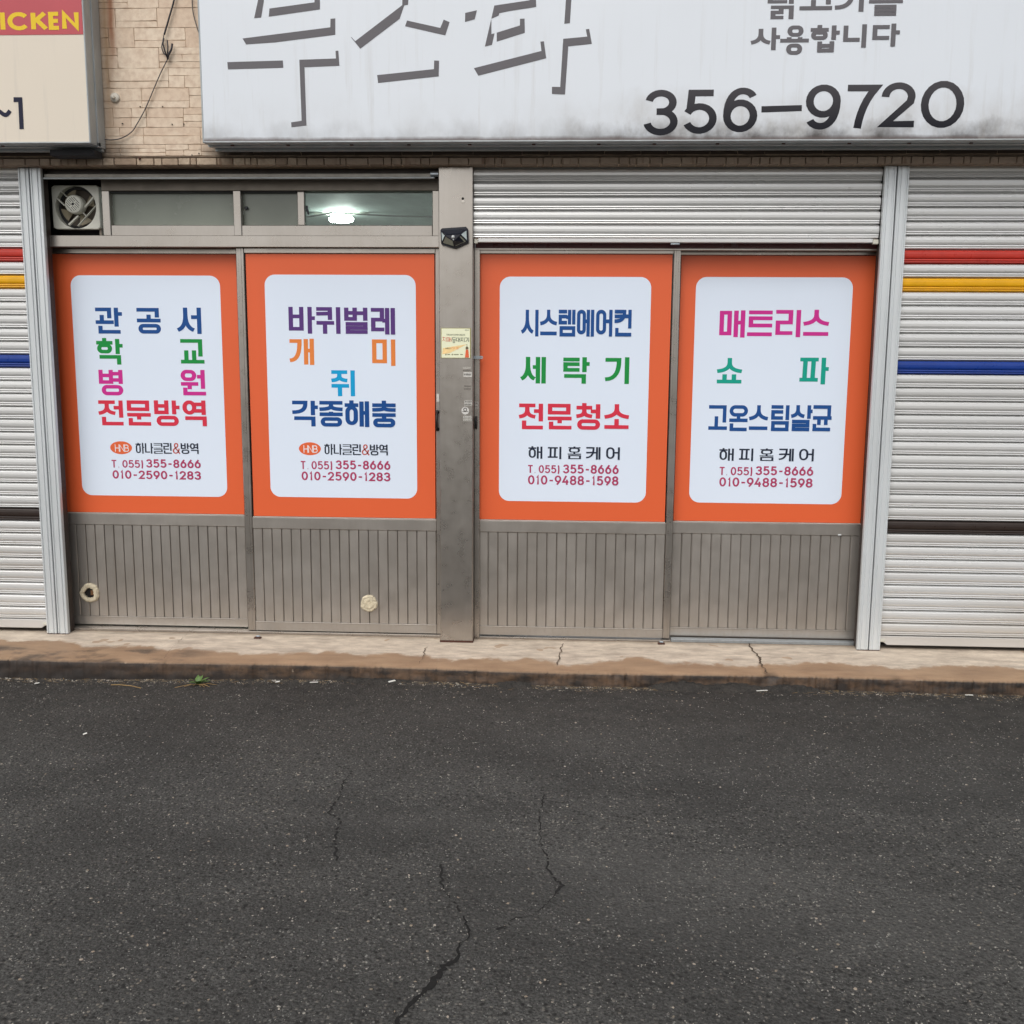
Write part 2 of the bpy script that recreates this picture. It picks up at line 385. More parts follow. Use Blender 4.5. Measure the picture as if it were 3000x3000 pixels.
# ------------------------------------------------------------------ lettering drawn as strokes
def stroke(path, tv, th, closed=False):
    """(x, z-down) centre line -> left and right edges; tv = thickness of uprights, th = of bars"""
    P = [(p[0]/tv, p[1]/th) for p in path]; n = len(P); L = []; R = []
    for i in range(n):
        a = P[(i-1) % n] if (closed or i) else None; b = P[i]; c = P[(i+1) % n] if (closed or i < n-1) else None
        def nrm(p, q):
            dx, dy = q[0]-p[0], q[1]-p[1]; l = math.hypot(dx, dy) or 1e-9; return (-dy/l, dx/l)
        n1 = nrm(a, b) if a else nrm(b, c); n2 = nrm(b, c) if c else n1
        m = (n1[0]+n2[0], n1[1]+n2[1]); ml = math.hypot(*m)
        if ml < 1e-4: m = n1
        else:
            k = min(1/max(.35, (m[0]*n1[0]+m[1]*n1[1])/ml), 2.2)/ml; m = (m[0]*k, m[1]*k)
        L.append(((b[0]+m[0]/2)*tv, (b[1]+m[1]/2)*th)); R.append(((b[0]-m[0]/2)*tv, (b[1]-m[1]/2)*th))
    return L, R
def bez(p0, p1, p2, p3, n=8):
    o = []
    for i in range(n+1):
        t = i/n; u = 1-t
        o.append(tuple(u**3*a+3*u*u*t*b+3*u*t*t*c+t**3*d for a, b, c, d in zip(p0, p1, p2, p3)))
    return o
def arc(cx, cy, rx, ry, a0, a1, n=14):
    return [(cx+rx*math.cos(R_(a0+(a1-a0)*i/n)), cy+ry*math.sin(R_(a0+(a1-a0)*i/n))) for i in range(n+1)]
def ringp(x0, y0, x1, y1, rr=.5, n=7):
    r = min(x1-x0, y1-y0)*rr; o = []
    for cx, cy, a in ((x1-r, y1-r, 0), (x0+r, y1-r, 90), (x0+r, y0+r, 180), (x1-r, y0+r, 270)):
        o += [(cx+r*math.cos(R_(a+90*i/n)), cy+r*math.sin(R_(a+90*i/n))) for i in range(n+1)]
    out = [o[0]]
    for p in o[1:]:
        if math.hypot(p[0]-out[-1][0], p[1]-out[-1][1]) > 1e-6: out.append(p)
    if math.hypot(out[0][0]-out[-1][0], out[0][1]-out[-1][1]) < 1e-6: out.pop()
    return out
def jamo(k, x0, y0, x1, y1, tv, th, extra=None):
    """strokes of one letter; outer box in metres, y down; returns list of (path, closed)"""
    a, b, c, d = x0+tv/2, y0+th/2, x1-tv/2, y1-th/2     # centre-line box
    cx, cy = (x0+x1)/2, (y0+y1)/2; W, H = x1-x0, y1-y0
    if k == 'g': return [([(x0, b), (c, b), (c, y1)], 0)]
    if k == 'gc': return [([(x0, b), (c, b)]+bez((c, b+.001), (c, b+H*.45), (c-W*.15, d), (x0, d))[1:], 0)]
    if k == 'n': return [([(a, y0), (a, d), (x1, d)], 0)]
    if k == 'd': return [([(x1, b), (a, b), (a, d), (x1, d)], 0)]
    if k == 'r': return [([(x0, b), (c, b), (c, cy), (a, cy), (a, d), (x1, d)], 0)]
    if k == 'm': return [([(a, b), (c, b), (c, d), (a, d)], 1)]
    if k == 'b': return [([(a, y0), (a, d), (c, d), (c, y0)], 0), ([(a, y0+H*.40), (c, y0+H*.40)], 0)]
    if k in 'sjc':
        o = []; yy = y0
        if k == 'c': o.append(([(cx, y0), (cx, y0+th*1.2)], 0)); yy = y0+th*.75
        if k in 'jc': o.append(([(x0, yy+th/2), (x1, yy+th/2)], 0)); yy = yy+th*.6
        h = y1-yy; s0 = yy+h*.30
        o.append(([(cx, yy), (cx, s0)]+bez((cx, s0), (cx, s0+h*.42), (x0+W*.24, d-h*.05), (x0, d-th*.02))[1:], 0))
        o.append(([(cx, yy), (cx, s0)]+bez((cx, s0), (cx, s0+h*.42), (x1-W*.24, d-h*.05), (x1, d-th*.02))[1:], 0)); return o
    if k == 'o': return [(ringp(a, b, c, d, .5), 1)]
    if k == 'k': return [([(x0, b), (c, b), (c, y1)], 0), ([(x0, y0+H*.52), (c, y0+H*.50)], 0)]
    if k == 'kc': return [([(x0, b), (c, b)]+bez((c, b+.001), (c, b+H*.45), (c-W*.15, d), (x0, d))[1:], 0), ([(x0, y0+H*.50), (c, y0+H*.48)], 0)]
    if k == 't': return [([(x0, b), (x1, b)], 0), ([(x1, y0+H*.46), (a, y0+H*.46), (a, d), (x1, d)], 0)]
    if k == 'p': return [([(x0, b), (x1, b)], 0), ([(x0, d), (x1, d)], 0), ([(x0+W*.29, b), (x0+W*.27, d)], 0), ([(x1-W*.27, b), (x1-W*.29, d)], 0)]
    if k == 'h': return [([(cx, y0), (cx, y0+th*1.2)], 0), ([(x0, y0+th*1.3), (x1, y0+th*1.3)], 0), (ringp(a+W*.04, y0+th*2.0, c-W*.04, d, .5), 1)]
    if k == 'i': return [([(cx, y0), (cx, y1)], 0)]
    ty = y0+H*(extra if extra is not None else .42)
    if k == 'a': return [([(a, y0), (a, y1)], 0), ([(a, ty), (x1, ty)], 0)]
    if k == 'eo': return [([(c, y0), (c, y1)], 0), ([(x0, ty), (c, ty)], 0)]
    if k == 'yeo': return [([(c, y0), (c, y1)], 0), ([(x0, y0+H*.27), (c, y0+H*.27)], 0), ([(x0, y0+H*.72), (c, y0+H*.72)], 0)]
    if k == 'ae': return [([(a, y0+H*.01), (a, d+th*.4)], 0), ([(c, y0), (c, y1)], 0), ([(a, y0+H*.45), (c, y0+H*.45)], 0)]
    if k == 'e': return [([(c-tv*1.28, y0), (c-tv*1.28, y1)], 0), ([(c, y0), (c, y1)], 0), ([(x0, ty), (c-tv*1.28, ty)], 0)]
    if k == 'eu': return [([(x0, cy), (x1, cy)], 0)]
    if k == 'ou': xx = x0+W*(extra if extra is not None else .5); return [([(x0, d), (x1, d)], 0), ([(xx, y0), (xx, d)], 0)]
    if k == 'yo':
        q0, q1_ = (.31, .69) if extra is None else (.24, .57)
        return [([(x0, d), (x1, d)], 0), ([(x0+W*q0, y0), (x0+W*q0, d)], 0), ([(x0+W*q1_, y0), (x0+W*q1_, d)], 0)]
    if k == 'u': xx = x0+W*(extra if extra is not None else .5); return [([(x0, b), (x1, b)], 0), ([(xx, b), (xx, y1)], 0)]
    if k == 'yu': return [([(x0, b), (x1, b)], 0), ([(x0+W*.33, b), (x0+W*.33, y1)], 0), ([(x1-W*.30, b), (x1-W*.30, y1)], 0)]
    raise KeyError(k)
HG = {
 '관': 'g 0 0 .6 .41|ou 0 .28 .68 .63 .35|a .70 0 1 .73 .33|n .09 .70 .92 1', '공': 'g 0 0 .94 .37|ou 0 .26 1 .56|o .05 .62 1 1',
 '서': 's 0 0 .68 .93|eo .58 0 1 1 .36', '학': 'h 0 0 .62 .58|a .72 .03 1 .6 .45|g .1 .64 .92 1', '교': 'g 0 0 .93 .71|yo 0 .46 1 1 1',
 '병': 'b 0 0 .6 .55|yeo .52 0 1 .55|o .1 .59 1 1', '원': 'o 0 0 .63 .44|u 0 .48 .7 .76|eo .66 0 .97 .74 .36|n .08 .70 1 1',
 '전': 'j 0 0 .68 .59|eo .62 0 1 .69 .42|n .12 .66 1 1', '문': 'm 0 0 .95 .42|u 0 .50 1 .76|n .05 .70 1 1',
 '방': 'b 0 0 .57 .54|a .70 0 1 .54 .5|o .08 .6 .95 1', '역': 'o 0 0 .58 .55|yeo .5 0 .97 .56|g .1 .62 1 1',
 '바': 'b 0 0 .57 .89|a .72 0 1 1', '퀴': 'k 0 0 .66 .48|u 0 .52 .74 1 .48|i .82 0 1 1', '벌': 'b 0 0 .55 .5|eo .5 0 1 .5 .42|r .06 .55 1 1',
 '레': 'r 0 0 .55 .88|e .47 0 1 1 .48', '개': 'gc 0 .02 .5 .9|ae .58 0 1 1', '미': 'm 0 0 .64 .9|i .82 0 1 1', '쥐': 'j 0 0 .68 .47|u 0 .53 .75 1 .48|i .82 0 1 1',
 '각': 'gc 0 0 .6 .52|a .72 0 1 .56 .45|g .07 .61 .9 1', '종': 'j 0 0 1 .4|ou 0 .42 1 .59|o .04 .63 .97 1', '해': 'h 0 0 .56 .93|ae .60 .03 1 1',
 '충': 'c 0 0 1 .42|u 0 .47 1 .66|o .03 .66 .98 1', '시': 's 0 0 .67 .91|i .80 0 1 1', '스': 's 0 0 1 .62|eu 0 .86 1 1',
 '템': 't 0 0 .5 .55|e .45 0 1 .55 .5|m .06 .61 1 1', '에': 'o 0 0 .52 .92|e .5 0 1 1 .43', '어': 'o 0 0 .62 .92|eo .55 0 1 1 .43',
 '컨': 'kc 0 0 .68 .5|eo .62 0 1 .7 .35|n .05 .68 1 1', '세': 's 0 0 .55 .9|e .47 0 1 1 .38', '탁': 't 0 .02 .62 .55|a .72 0 1 .56 .45|g .04 .64 .87 1',
 '기': 'gc 0 .03 .66 .9|i .8 0 1 1', '청': 'c 0 0 .66 .57|eo .6 .04 1 .58 .5|o .04 .61 1 1', '소': 's 0 0 1 .6|ou 0 .6 1 1',
 '매': 'm 0 .02 .48 .92|ae .56 0 1 1', '트': 't .05 0 1 .66|eu 0 .86 1 1', '리': 'r 0 0 .68 .92|i .8 0 1 1', '쇼': 's 0 0 1 .6|yo 0 .64 1 1',
 '파': 'p 0 0 .64 .9|a .74 0 1 1', '고': 'g 0 0 .95 .7|ou 0 .45 1 1 .42', '온': 'o 0 0 1 .44|ou 0 .44 1 .65|n .03 .7 .97 1',
 '팀': 't 0 0 .66 .56|i .80 0 1 .57|m .02 .61 1 1', '살': 's 0 0 .62 .5|a .75 0 1 .52 .45|r .05 .56 .88 1', '균': 'g 0 0 .95 .5|yu 0 .42 1 .76|n 0 .72 .95 1',
 '하': 'h 0 0 .62 .95|a .74 0 1 1', '나': 'n 0 .02 .62 .9|a .7 0 1 1', '클': 'k 0 0 1 .36|eu 0 .41 1 .53|r 0 .58 1 1', '린': 'r 0 0 .68 .62|i .8 0 1 .72|n .05 .7 1 1',
 '피': 'p 0 .03 .72 .9|i .82 0 1 1', '홈': 'h .05 0 .95 .47|ou 0 .44 1 .64|m .05 .69 1 1', '케': 'kc 0 0 .58 .9|e .45 0 1 1 .45',
 '사': 's 0 .05 .66 .75|a .7 0 1 1', '용': 'o .24 0 .8 .38|yo 0 .40 1 .58|o .22 .62 .78 1', '합': 'h 0 0 .62 .54|a .72 .02 1 .54 .5|b .25 .6 .83 1',
 '니': 'n 0 .05 .72 .74|i .80 0 1 1', '다': 'd 0 .06 .62 .70|a .68 0 1 1 .38', '닭': 'd 0 0 .74 .42|a .80 0 1.08 .44|r .13 .50 .62 1|g .62 .50 1 1',
 '를': 'r .1 0 .9 .34|eu 0 .42 1 .54|r .17 .60 .82 1', '치': 'c 0 0 .66 .85|i .82 0 1 1', '등': 'd .2 0 .85 .38|eu 0 .46 1 .56|o .28 .62 .76 1',
 '대': 'd 0 .05 .52 .8|ae .58 0 1 1', '지': 'j 0 .05 .66 .85|i .82 0 1 1',
}
def digit(ch, sq=False):
    """centre-line paths in a unit box, y down"""
    el = lambda cx, cy, rx, ry, a0=0, a1=360, n=22: arc(cx, cy, rx, ry, a0, a1, n)
    if ch == '0': return [(ringp(0, 0, 1, 1, .5)[:] if sq else el(.5, .5, .5, .5)[:-1], 1)]
    if ch == '1': return [([(.25, .22), (.62, .02), (.62, 1.09)] if sq else [(.2, .2), (.6, 0), (.6, 1.08)], 0)]
    if ch == '2': return [(el(.5, .29, .48, .29, 180, 360)+[(.94, .42), (.06, 1), (1.12, 1)], 0)]
    if ch == '3': return [(el(.48, .24, .46, .24, 190, 440)+[(.32, .475)], 0), ([(.32, .475)]+el(.48, .735, .52, .265, -85, 170), 0)]
    if ch == '4': return [([(.62, -.08), (.0, .72), (1.12, .72)], 0), ([(.78, .42), (.78, 1.09)], 0)]
    if ch == '5': return [([(1.0, 0), (.16, 0), (.10, .47)], 0), (el(.47, .68, .53, .32, 208, 515, 26), 0)]
    if ch == '6': return [(el(.5, .66, .5, .34)[:-1], 1), (bez((.96, .16), (.80, -.06), (.0, -.12), (0, .66), 14) if not sq else bez((.70, -.08), (.52, .12), (.0, .38), (0, .66), 10), 0)]
    if ch == '9': return [([(1-x, 1-y) for x, y in p], c) for p, c in digit('6', sq)]
    if ch == '7': return [([(-.08, 0), (1, 0)]+bez((1, .0), (.62, .3), (.42, .7), (.36, 1.08), 6)[1:], 0)]
    if ch == '8': return [(el(.5, .24, .43, .24)[:-1], 1), (el(.5, .735, .5, .265)[:-1], 1)]
    if ch == '-': return [([(-.05, .56), (1.05, .56)], 0)]
    if ch == 'T': return [([(-.1, 0), (1.1, 0)], 0), ([(.5, 0), (.5, 1.09)], 0)]
    if ch == '.': return [([(.2, 1.03), (.55, 1.03)], 0)]
    if ch == ')': return [(bez((.2, -.08), (.7, -.02), (.7, 1.1), (.2, 1.16), 8), 0)]
    if ch == 'H': return [([(0, -.09), (0, 1.09)], 0), ([(1, -.09), (1, 1.09)], 0), ([(0, .5), (1, .5)], 0)]
    if ch == 'N': return [([(0, 1.09), (0, 0), (1, 1), (1, -.09)], 0)]
    if ch == 'B': return [([(0, -.09), (0, 1.09)], 0), ([(0, 0), (.6, 0)]+el(.6, .24, .32, .24, -90, 90, 8)+[(0, .48)], 0), ([(.5, .48)]+el(.62, .74, .38, .26, -90, 90, 8)+[(0, 1)], 0)]
    if ch == 'I': return [([(.5, -.09), (.5, 1.09)], 0)]
    if ch == 'C': return [(el(.5, .5, .5, .5, 320, 40-0, 24) if 0 else el(.53, .5, .56, .5, -40, -320, 24), 0)]
    if ch == 'K': return [([(0, -.09), (0, 1.09)], 0), ([(1.0, -.06), (.12, .52)], 0), ([(.30, .42), (1.08, 1.06)], 0)]
    if ch == 'E': return [([(1.08, 0), (0, 0), (0, 1), (1.08, 1)], 0), ([(0, .5), (1.0, .5)], 0)]
    if ch == '&': return [(bez((1.05, 1.08), (.6, .6), (.22, .42), (.22, .2), 8)+bez((.22, .2), (.22, -.08), (.75, -.08), (.75, .2), 8)[1:]+bez((.75, .2), (.75, .42), (0, .5), (0, .76), 8)[1:]+bez((0, .76), (0, 1.12), (.85, 1.15), (.95, .52), 10)[1:], 0)]
    if ch == '~': return [(bez((0, .6), (.3, .2), (.6, .9), (1, .4), 10), 0)]
    raise KeyError(ch)
class Ink:
    """collects the strokes of one run of print on a plane Y"""
    def __init__(s, Y): s.mb = MB(); s.Y = Y; s.k = 0
    def put(s, path, closed, tv, th):
        L, R = stroke(path, tv, th, closed)
        s.mb.strip([(x, -y) for x, y in L], [(x, -y) for x, y in R], s.Y-s.k*.00007, closed); s.k += 1
    def syl(s, ch, box, tv, th):
        X0, Y0, X1, Y1 = box; W, H = X1-X0, Y1-Y0
        if ch in '클홈' : th *= .62
        if ch in '를닭': th *= .85
        for part in HG[ch].split('|'):
            q = part.split(); v = [float(a) for a in q[1:]]
            ex = v[4] if len(v) > 4 else None
            for path, cl in jamo(q[0], X0+v[0]*W, Y0+v[1]*H, X0+v[2]*W, Y0+v[3]*H, tv, th, ex): s.put(path, cl, tv, th)
    def dig(s, ch, box, tv, th, sq=False):
        X0, Y0, X1, Y1 = box; a, b, c, d = X0+tv/2, Y0+th/2, X1-tv/2, Y1-th/2
        for path, cl in digit(ch, sq): s.put([(a+x*(c-a), b+y*(d-b)) for x, y in path], cl, tv, th)
    def poly(s, pts): s.mb.flat(pts, s.Y-s.k*.00007); s.k += 1
    def build(s, name, mat, parent): return s.mb.build(name, mat, parent, fix=False)
def boxm(o, sc, b, Y):
    """a box measured on the photograph (zoom origin o, scale sc) -> metres on plane Y, y down"""
    x0, y0, x1, y1 = o[0]+b[0]*sc, o[1]+b[1]*sc, o[0]+b[2]*sc, o[1]+b[3]*sc
    xm, ym = (x0+x1)/2, (y0+y1)/2
    return (F(x0, ym, Y).x, -F(xm, y0, Y).z, F(x1, ym, Y).x, -F(xm, y1, Y).z)
def ink_mat(name, col): return pbr('ink_'+name, col, .5, 0, .02, 5, spec=.22)

# ================================================================== SETTING
# road: one sheet reaching the horizon, finer near the shop
def road_z(x): return -.068-.028*max(0., min(1., -x/2.0))
mb = MB(); xs = [-60, -20, -8]+[i*.25 for i in range(-24, 25)]+[8, 20, 60]; ys = [-60, -20, -8]+[-5+i*.25 for i in range(0, 21)]+[.4]
gr = [[mb.bm.verts.new((x, y, road_z(x))) for y in ys] for x in xs]
for i in range(len(xs)-1):
    for j in range(len(ys)-1): mb.bm.faces.new((gr[i][j], gr[i+1][j], gr[i+1][j+1], gr[i][j+1]))
road = tag(mb.build('road', ASPH), 'worn dark grey asphalt road in front of the shop', None, None, 'structure')

# raised concrete step along the building, with an uneven worn arris
def edge_y(x):
    return -.425-.018*math.sin(x*.9+.6)-.012*math.sin(x*3.1)-.03*max(0, min(1, (-x-1.2)))
mb = MB(); rnd = random.Random(3)
prof = [(.34, 0), (.12, 0), (-.05, 0), (-.2, -.001), (-.32, -.003)]
rows = []
from mathutils import noise as mn
NX = 1700
for i in range(NX+1):
    x = -6+12*i/NX; e = edge_y(x)+rnd.uniform(-.003, .003)+(rnd.uniform(.004, .012) if rnd.random() < .05 else 0)+(.012*max(0, rnd.random()-.93)*10 if 1.6 < x < 2.7 else 0)
    def fb(f, o): return mn.noise((x*f, o, 0))+.5*mn.noise((x*f*2.3, o+7, 0))+.25*mn.noise((x*f*5.1, o+3, 0))
    e += .004*fb(6, 1)+.003*fb(25, 2); chip = max(0, mn.noise((x*7, 9, 0))-.42)*.06
    top = -.006+.0012*fb(20, 4)-chip*.35; base = road_z(x)-.02
    col = [mb.bm.verts.new((x, y, z)) for y, z in prof]
    col += [mb.bm.verts.new((x, e+.016+chip, top+.002)), mb.bm.verts.new((x, e+.004+chip, top-.0015)), mb.bm.verts.new((x, e+chip*.8, top-.007))]
    for q in (.22, .42, .62, .82, 1.0):
        col.append(mb.bm.verts.new((x, e+.003-.010*q+.0055*fb(11, 20+q*4)+.0025*fb(45, 40+q*9), (top-.007)*(1-q)+base*q)))
    rows.append(col)
for a, b in zip(rows, rows[1:]):
    for j in range(len(a)-1): mb.bm.faces.new((a[j+1], b[j+1], b[j], a[j]))
step = tag(mb.build('pavement_step', STEP, smooth=True), 'raised concrete step stained brown along its worn edge', None, None, 'structure')

# cracks in the step and the road: thin broken fissures
def crack(name, pts, wd, z, mat, seed, parent, gap=.0):
    """an irregular broken fissure: many short slivers of varying width that follow the polyline"""
    r = random.Random(seed); P = [Vector(p) for p in pts]; out = []
    for a, b in zip(P, P[1:]):
        n = max(2, int((b-a).length/.010)); t = (b-a).normalized(); s_ = Vector((-t.y, t.x, 0)); dr = 0
        for i in range(n):
            dr = dr*.7+r.uniform(-.0065, .0065); out.append(a.lerp(b, i/n)+s_*(dr*math.sin(math.pi*i/n)**.5+r.uniform(-.0012, .0012)))
    out.append(P[-1]); mb = MB(); L = []; Rr = []; ws = 1.; on = True; seg = []
    for i, p in enumerate(out):
        t = (out[min(i+1, len(out)-1)]-out[max(i-1, 0)]).normalized(); s_ = Vector((-t.y, t.x, 0))
        ws = max(.15, min(1.5, ws+r.uniform(-.35, .35))); ww = wd(i/len(out))*ws
        u = r.uniform(.3, .7); zz_ = z(p.x, p.y)
        L.append(mb.bm.verts.new((p+s_*ww*u).to_tuple()[:2]+(zz_,))); Rr.append(mb.bm.verts.new((p-s_*ww*(1-u)).to_tuple()[:2]+(zz_,)))
        seg.append(r.random() > gap)
        if wd(i/len(out)) > .006 and r.random() < .35:      # crumbled bits beside the fissure
            q = p+s_*r.choice([-1, 1])*ww*r.uniform(.6, 1.4); a_ = r.uniform(.001, .003)
            mb.bm.faces.new([mb.bm.verts.new((q.x+a_*math.cos(k*1.26), q.y+a_*math.sin(k*1.26), zz_+.0004)) for k in range(5)])
    for i in range(len(L)-1):
        if seg[i]: mb.bm.faces.new((L[i], L[i+1], Rr[i+1], Rr[i]))
    return mb.build(name, mat, parent, fix=True)
CRK = pbr('crack_shadow_soil', (16, 15, 14), .95, 0, .2, 60)
CRK3 = pbr('crack_soil_grey', (24, 23, 22), .95, 0, .2, 60)
CRK2 = pbr('crack_soil_brown', (74, 58, 44), .95, 0, .2, 60)
rz = lambda x, y: road_z(x)+.002
RZ = -.07
def gp(l): return [G(x, y, RZ) for x, y in l]
c1 = [(900+x*.414, 2200+y*.414) for x, y in [(1105, 1175), (1140, 1260), (1145, 1330), (1075, 1390), (1080, 1440), (1040, 1500), (960, 1530), (900, 1620), (880, 1670), (790, 1750), (700, 1830), (640, 1900), (600, 1990)]]
crack('crack', gp(c1), lambda t: .004+.010*min(1, t*1.6), rz, CRK, 1, road)
c2 = [(900+x*.414, 2200+y*.414) for x, y in [(945, 810), (940, 900), (960, 960), (1005, 1050), (1060, 1120), (1105, 1175)]]
crack('crack', gp(c2), lambda t: .0052, rz, CRK3, 2, road, .18)
c3 = [(900+x*.414, 2200+y*.414) for x, y in [(1340, 1275), (1480, 1190), (1600, 1180), (1640, 1140), (1700, 1090), (1820, 960), (1740, 900), (1700, 800), (1690, 740), (1650, 640), (1640, 480), (1660, 400), (1680, 300)]]
crack('crack', gp(c3), lambda t: .0140*max(.30, 1-t*1.6), rz, CRK3, 3, road, .16)
c4 = [(900+x*.414, 2200+y*.414) for x, y in [(205, 780), (200, 680), (215, 580), (230, 480), (140, 440), (220, 340), (245, 240), (310, 140)]]
crack('crack', gp(c4), lambda t: .0054, rz, CRK3, 4, road, .24)
crack('crack', gp([(2950, 2880), (2860, 2930), (2780, 2960)]), lambda t: .003, rz, CRK3, 5, road, .3)
def edge_crack(pts, seed, w_):
    crack('crack', [G(x, y, 0.) for x, y in pts], lambda t: w_, lambda x, y: (.0025 if y > edge_y(x)+.012 else road_z(x)*.35) , CRK2, seed, step)
edge_crack([(2193, 1885), (2200, 1898), (2218, 1918), (2226, 1938), (2240, 1958), (2247, 1972)], 11, .006)
edge_crack([(1650, 1886), (1646, 1905), (1638, 1925), (1634, 1948)], 12, .004)
edge_crack([(1252, 1896), (1243, 1910), (1238, 1930), (1230, 1946)], 13, .003)
edge_crack([(548, 1858), (520, 1886), (498, 1905), (480, 1930)], 14, .002)

# ================================================================== STONE WALL
WY = -.045                                   # face of the stones
zb0, zb1 = FZ(800, 482, -.06), FZ(800, 463, -.06)
wall = empty('stone_wall', (0, .1, 0), 'beige stone clad wall above the shutters, with rust runs beside the sign', 'wall')
MB().box(-6, 6, -.0418, .5, zb1+.004, 4.6).build('wall_core', MORT, wall)
MB().box(-6, -4.4, -.03, .5, 0.002, zb0).build('wall_pier', CONC, wall); MB().box(4.4, 6, -.03, .5, 0.002, zb0).build('wall_pier', CONC, wall)
MB().box(-4.4, 4.4, .0, .5, zb0+.002, zb1+.002).build('lintel', CONC, wall)
MB().box(-6, 6, -.036, .30, zb0+.0015, zb1+.003).build('mortar_bed', MORT, wall)
# band of small tiles on the lintel edge; each is a deep block so its underside shows too
x = -4.4; r = random.Random(21)
while x < 4.4:
    wd = r.choice([.03, .042, .05, .06, .075, .085, .1])*r.uniform(.9, 1.1)
    if -2.62 < x < 2.9 or True:
        d = r.uniform(-.002, .002)
        MB().box(x+.002, x+wd-.002, -.058+d, .022, zb0+r.uniform(-.0015, .0005), zb1+r.uniform(-.001, .001), .002).build('tile', BTILE, wall)
    x += wd
# thin ledge joint above it, then the coursed stones
MB().box(-6, 6, -.050, -.034, zb1+.004, zb1+.012, .002).build('ledge', pbr('dirty_mortar', (104, 90, 76), .9, 0, .3, 30, bumps=.5), wall)
def stones(x0, x1, z0, z1, seed, small=True):
    r = random.Random(seed); h = z1-z0; x = x0
    while x < x1-.01:
        wdt = r.uniform(.12, .30); wdt = min(wdt, x1-x)
        if x1-x-wdt < .05: wdt = x1-x
        kind = r.random()
        if kind < .16 or not small: cells = [(0, 1, [1])]
        else:
            cut = r.choice([.35, .5, .62]); cells = []
            for a, b in ((0, cut), (cut, 1)):
                n = r.choice([1, 1, 1, 2]) if wdt > .13 else 1
                ws = [r.uniform(.6, 1.4) for _ in range(n)]; t = sum(ws); cells.append((a, b, [q/t for q in ws]))
            if r.random() < .42:
                cells = [(0, .3, [1]), (.3, .66, [r.uniform(.4, .6)]), (.66, 1, [1])]; cells[1] = (.3, .66, [cells[1][2][0], 1-cells[1][2][0]])
        for a, b, ws in cells:
            xx = x
            for q in ws:
                w_ = q*wdt; d = r.uniform(-.0022, .0015); g_ = .0010; j = lambda: r.uniform(-.0015, .0015)
                XA, XB_, ZA, ZB_ = xx+g_, xx+w_-g_, z0+a*h+g_, z0+b*h-g_; e_ = lambda: r.uniform(-.0011, .0011)
                tx = r.uniform(-.003, .003) if w_ > .05 else 0
                pts = [(XA+j(), ZA+j()), (XA+w_*.33, ZA+e_()), (XA+w_*.7, ZA+e_()), (XB_+tx*.3+j(), ZA+j()), (XB_+tx*.3+e_(), (ZA+ZB_)/2), (XB_-abs(tx)+j(), ZB_+j()), (XA+w_*.66, ZB_+e_()), (XA+w_*.3, ZB_+e_()), (XA+j(), ZB_+j()), (XA+e_(), (ZA+ZB_)/2)]
                MB().prism(pts, WY+d*.6, -.040, .0012).build('stone', STONE, wall)
                xx += w_
        x += wdt
zz = zb1+.014
first = True
k = 0
courses = [.052, .078, .088, .090, .089, .092, .088, .086, .09, .088, .09, .09, .09]
for h in courses:
    if k == 0: stones(-4.0, 4.2, zz, zz+h, 50+k, True)
    else: stones(-1.93, -.86, zz, zz+h, 50+k)
    zz += h; k += 1

# ================================================================== SIGNS
SY = -.22
MAG = {}
def sign_box(name, x0, x1, z0, z1, label, cat, facemat):
    t = empty(name, ((x0+x1)/2, WY, z0), label, cat)
    MB().box(x0+.003, x1-.003, SY+.006, WY-.012, z0+.003, z1-.003).build('housing', SIGNALU, t)
    f = MB()
    f.box(x0, x1, SY-.003, SY+.045, z0, z0+.007, .002); f.box(x0, x1, SY-.003, SY+.045, z1-.018, z1, .003)
    f.box(x0, x0+.008, SY-.004, SY+.045, z0+.0005, z1-.0005, .003); f.box(x1-.008, x1, SY-.004, SY+.045, z0+.0005, z1-.0005, .003)
    f.build('frame', SIGNALU, t)
    b = MB(); b.box(x0-.002, x1+.002, SY+.075, SY+.10, z0-.003, z0+.02, .002); b.box(x0+.01, x1-.01, WY-.035, WY-.012, z0-.012, z0+.01, .002)
    if x0 > -3: b.box(x0-.002, x0+.01, SY+.075, SY+.10, z0, z1, .002)
    else: b.box(x1-.01, x1+.002, SY+.075, SY+.10, z0, z1, .002)
    b.build('rib', SIGNALU, t)
    MB().box(x0+.007, x1-.007, SY-.0015, SY+.004, z0+.006, z1-.016).build('face', facemat, t)
    for i in range(int((x1-x0)/.28)):
        xx = x0+.12+i*.28+random.uniform(-.02, .02)
        MB().box(xx-.008, xx+.008, SY+.05, SY+.062, z0-.0035, z0+.001, .001).build('screw', RUST, t)
    return t
zS = F(1700, 415, SY).z
XL = F(266, 409, SY).x
XB = F(594, 417, SY).x
CREAM = m_face('cream_sign_sheet', lin((222, 212, 196)), False, zS)
WHITE = m_face('white_sign_sheet', lin((222, 228, 235)), True, zS)
s1 = sign_box('shop_sign', -3.9, XL, zS, 3.75, 'cream light box sign with a red top band and yellow letters ICKEN', 'sign', CREAM)
s2 = sign_box('shop_sign', XB, 4.3, zS, 3.9, 'long white light box sign with large grey strokes and 356-9720', 'sign', WHITE)
# black bracket behind the left sign's corner
br = empty('sign_bracket', (F(230, 450, -.05).x, -.05, zS-.05), 'black iron bracket under the corner of the cream sign', 'bracket')
MB().box(FX(160, 445, -.1), FX(290, 445, -.1), -.15, -.062, zS-.042, zS-.014, .003).build('bracket_plate', pbr('black_iron', (30, 30, 34), .7, 0, .2, 20), br)
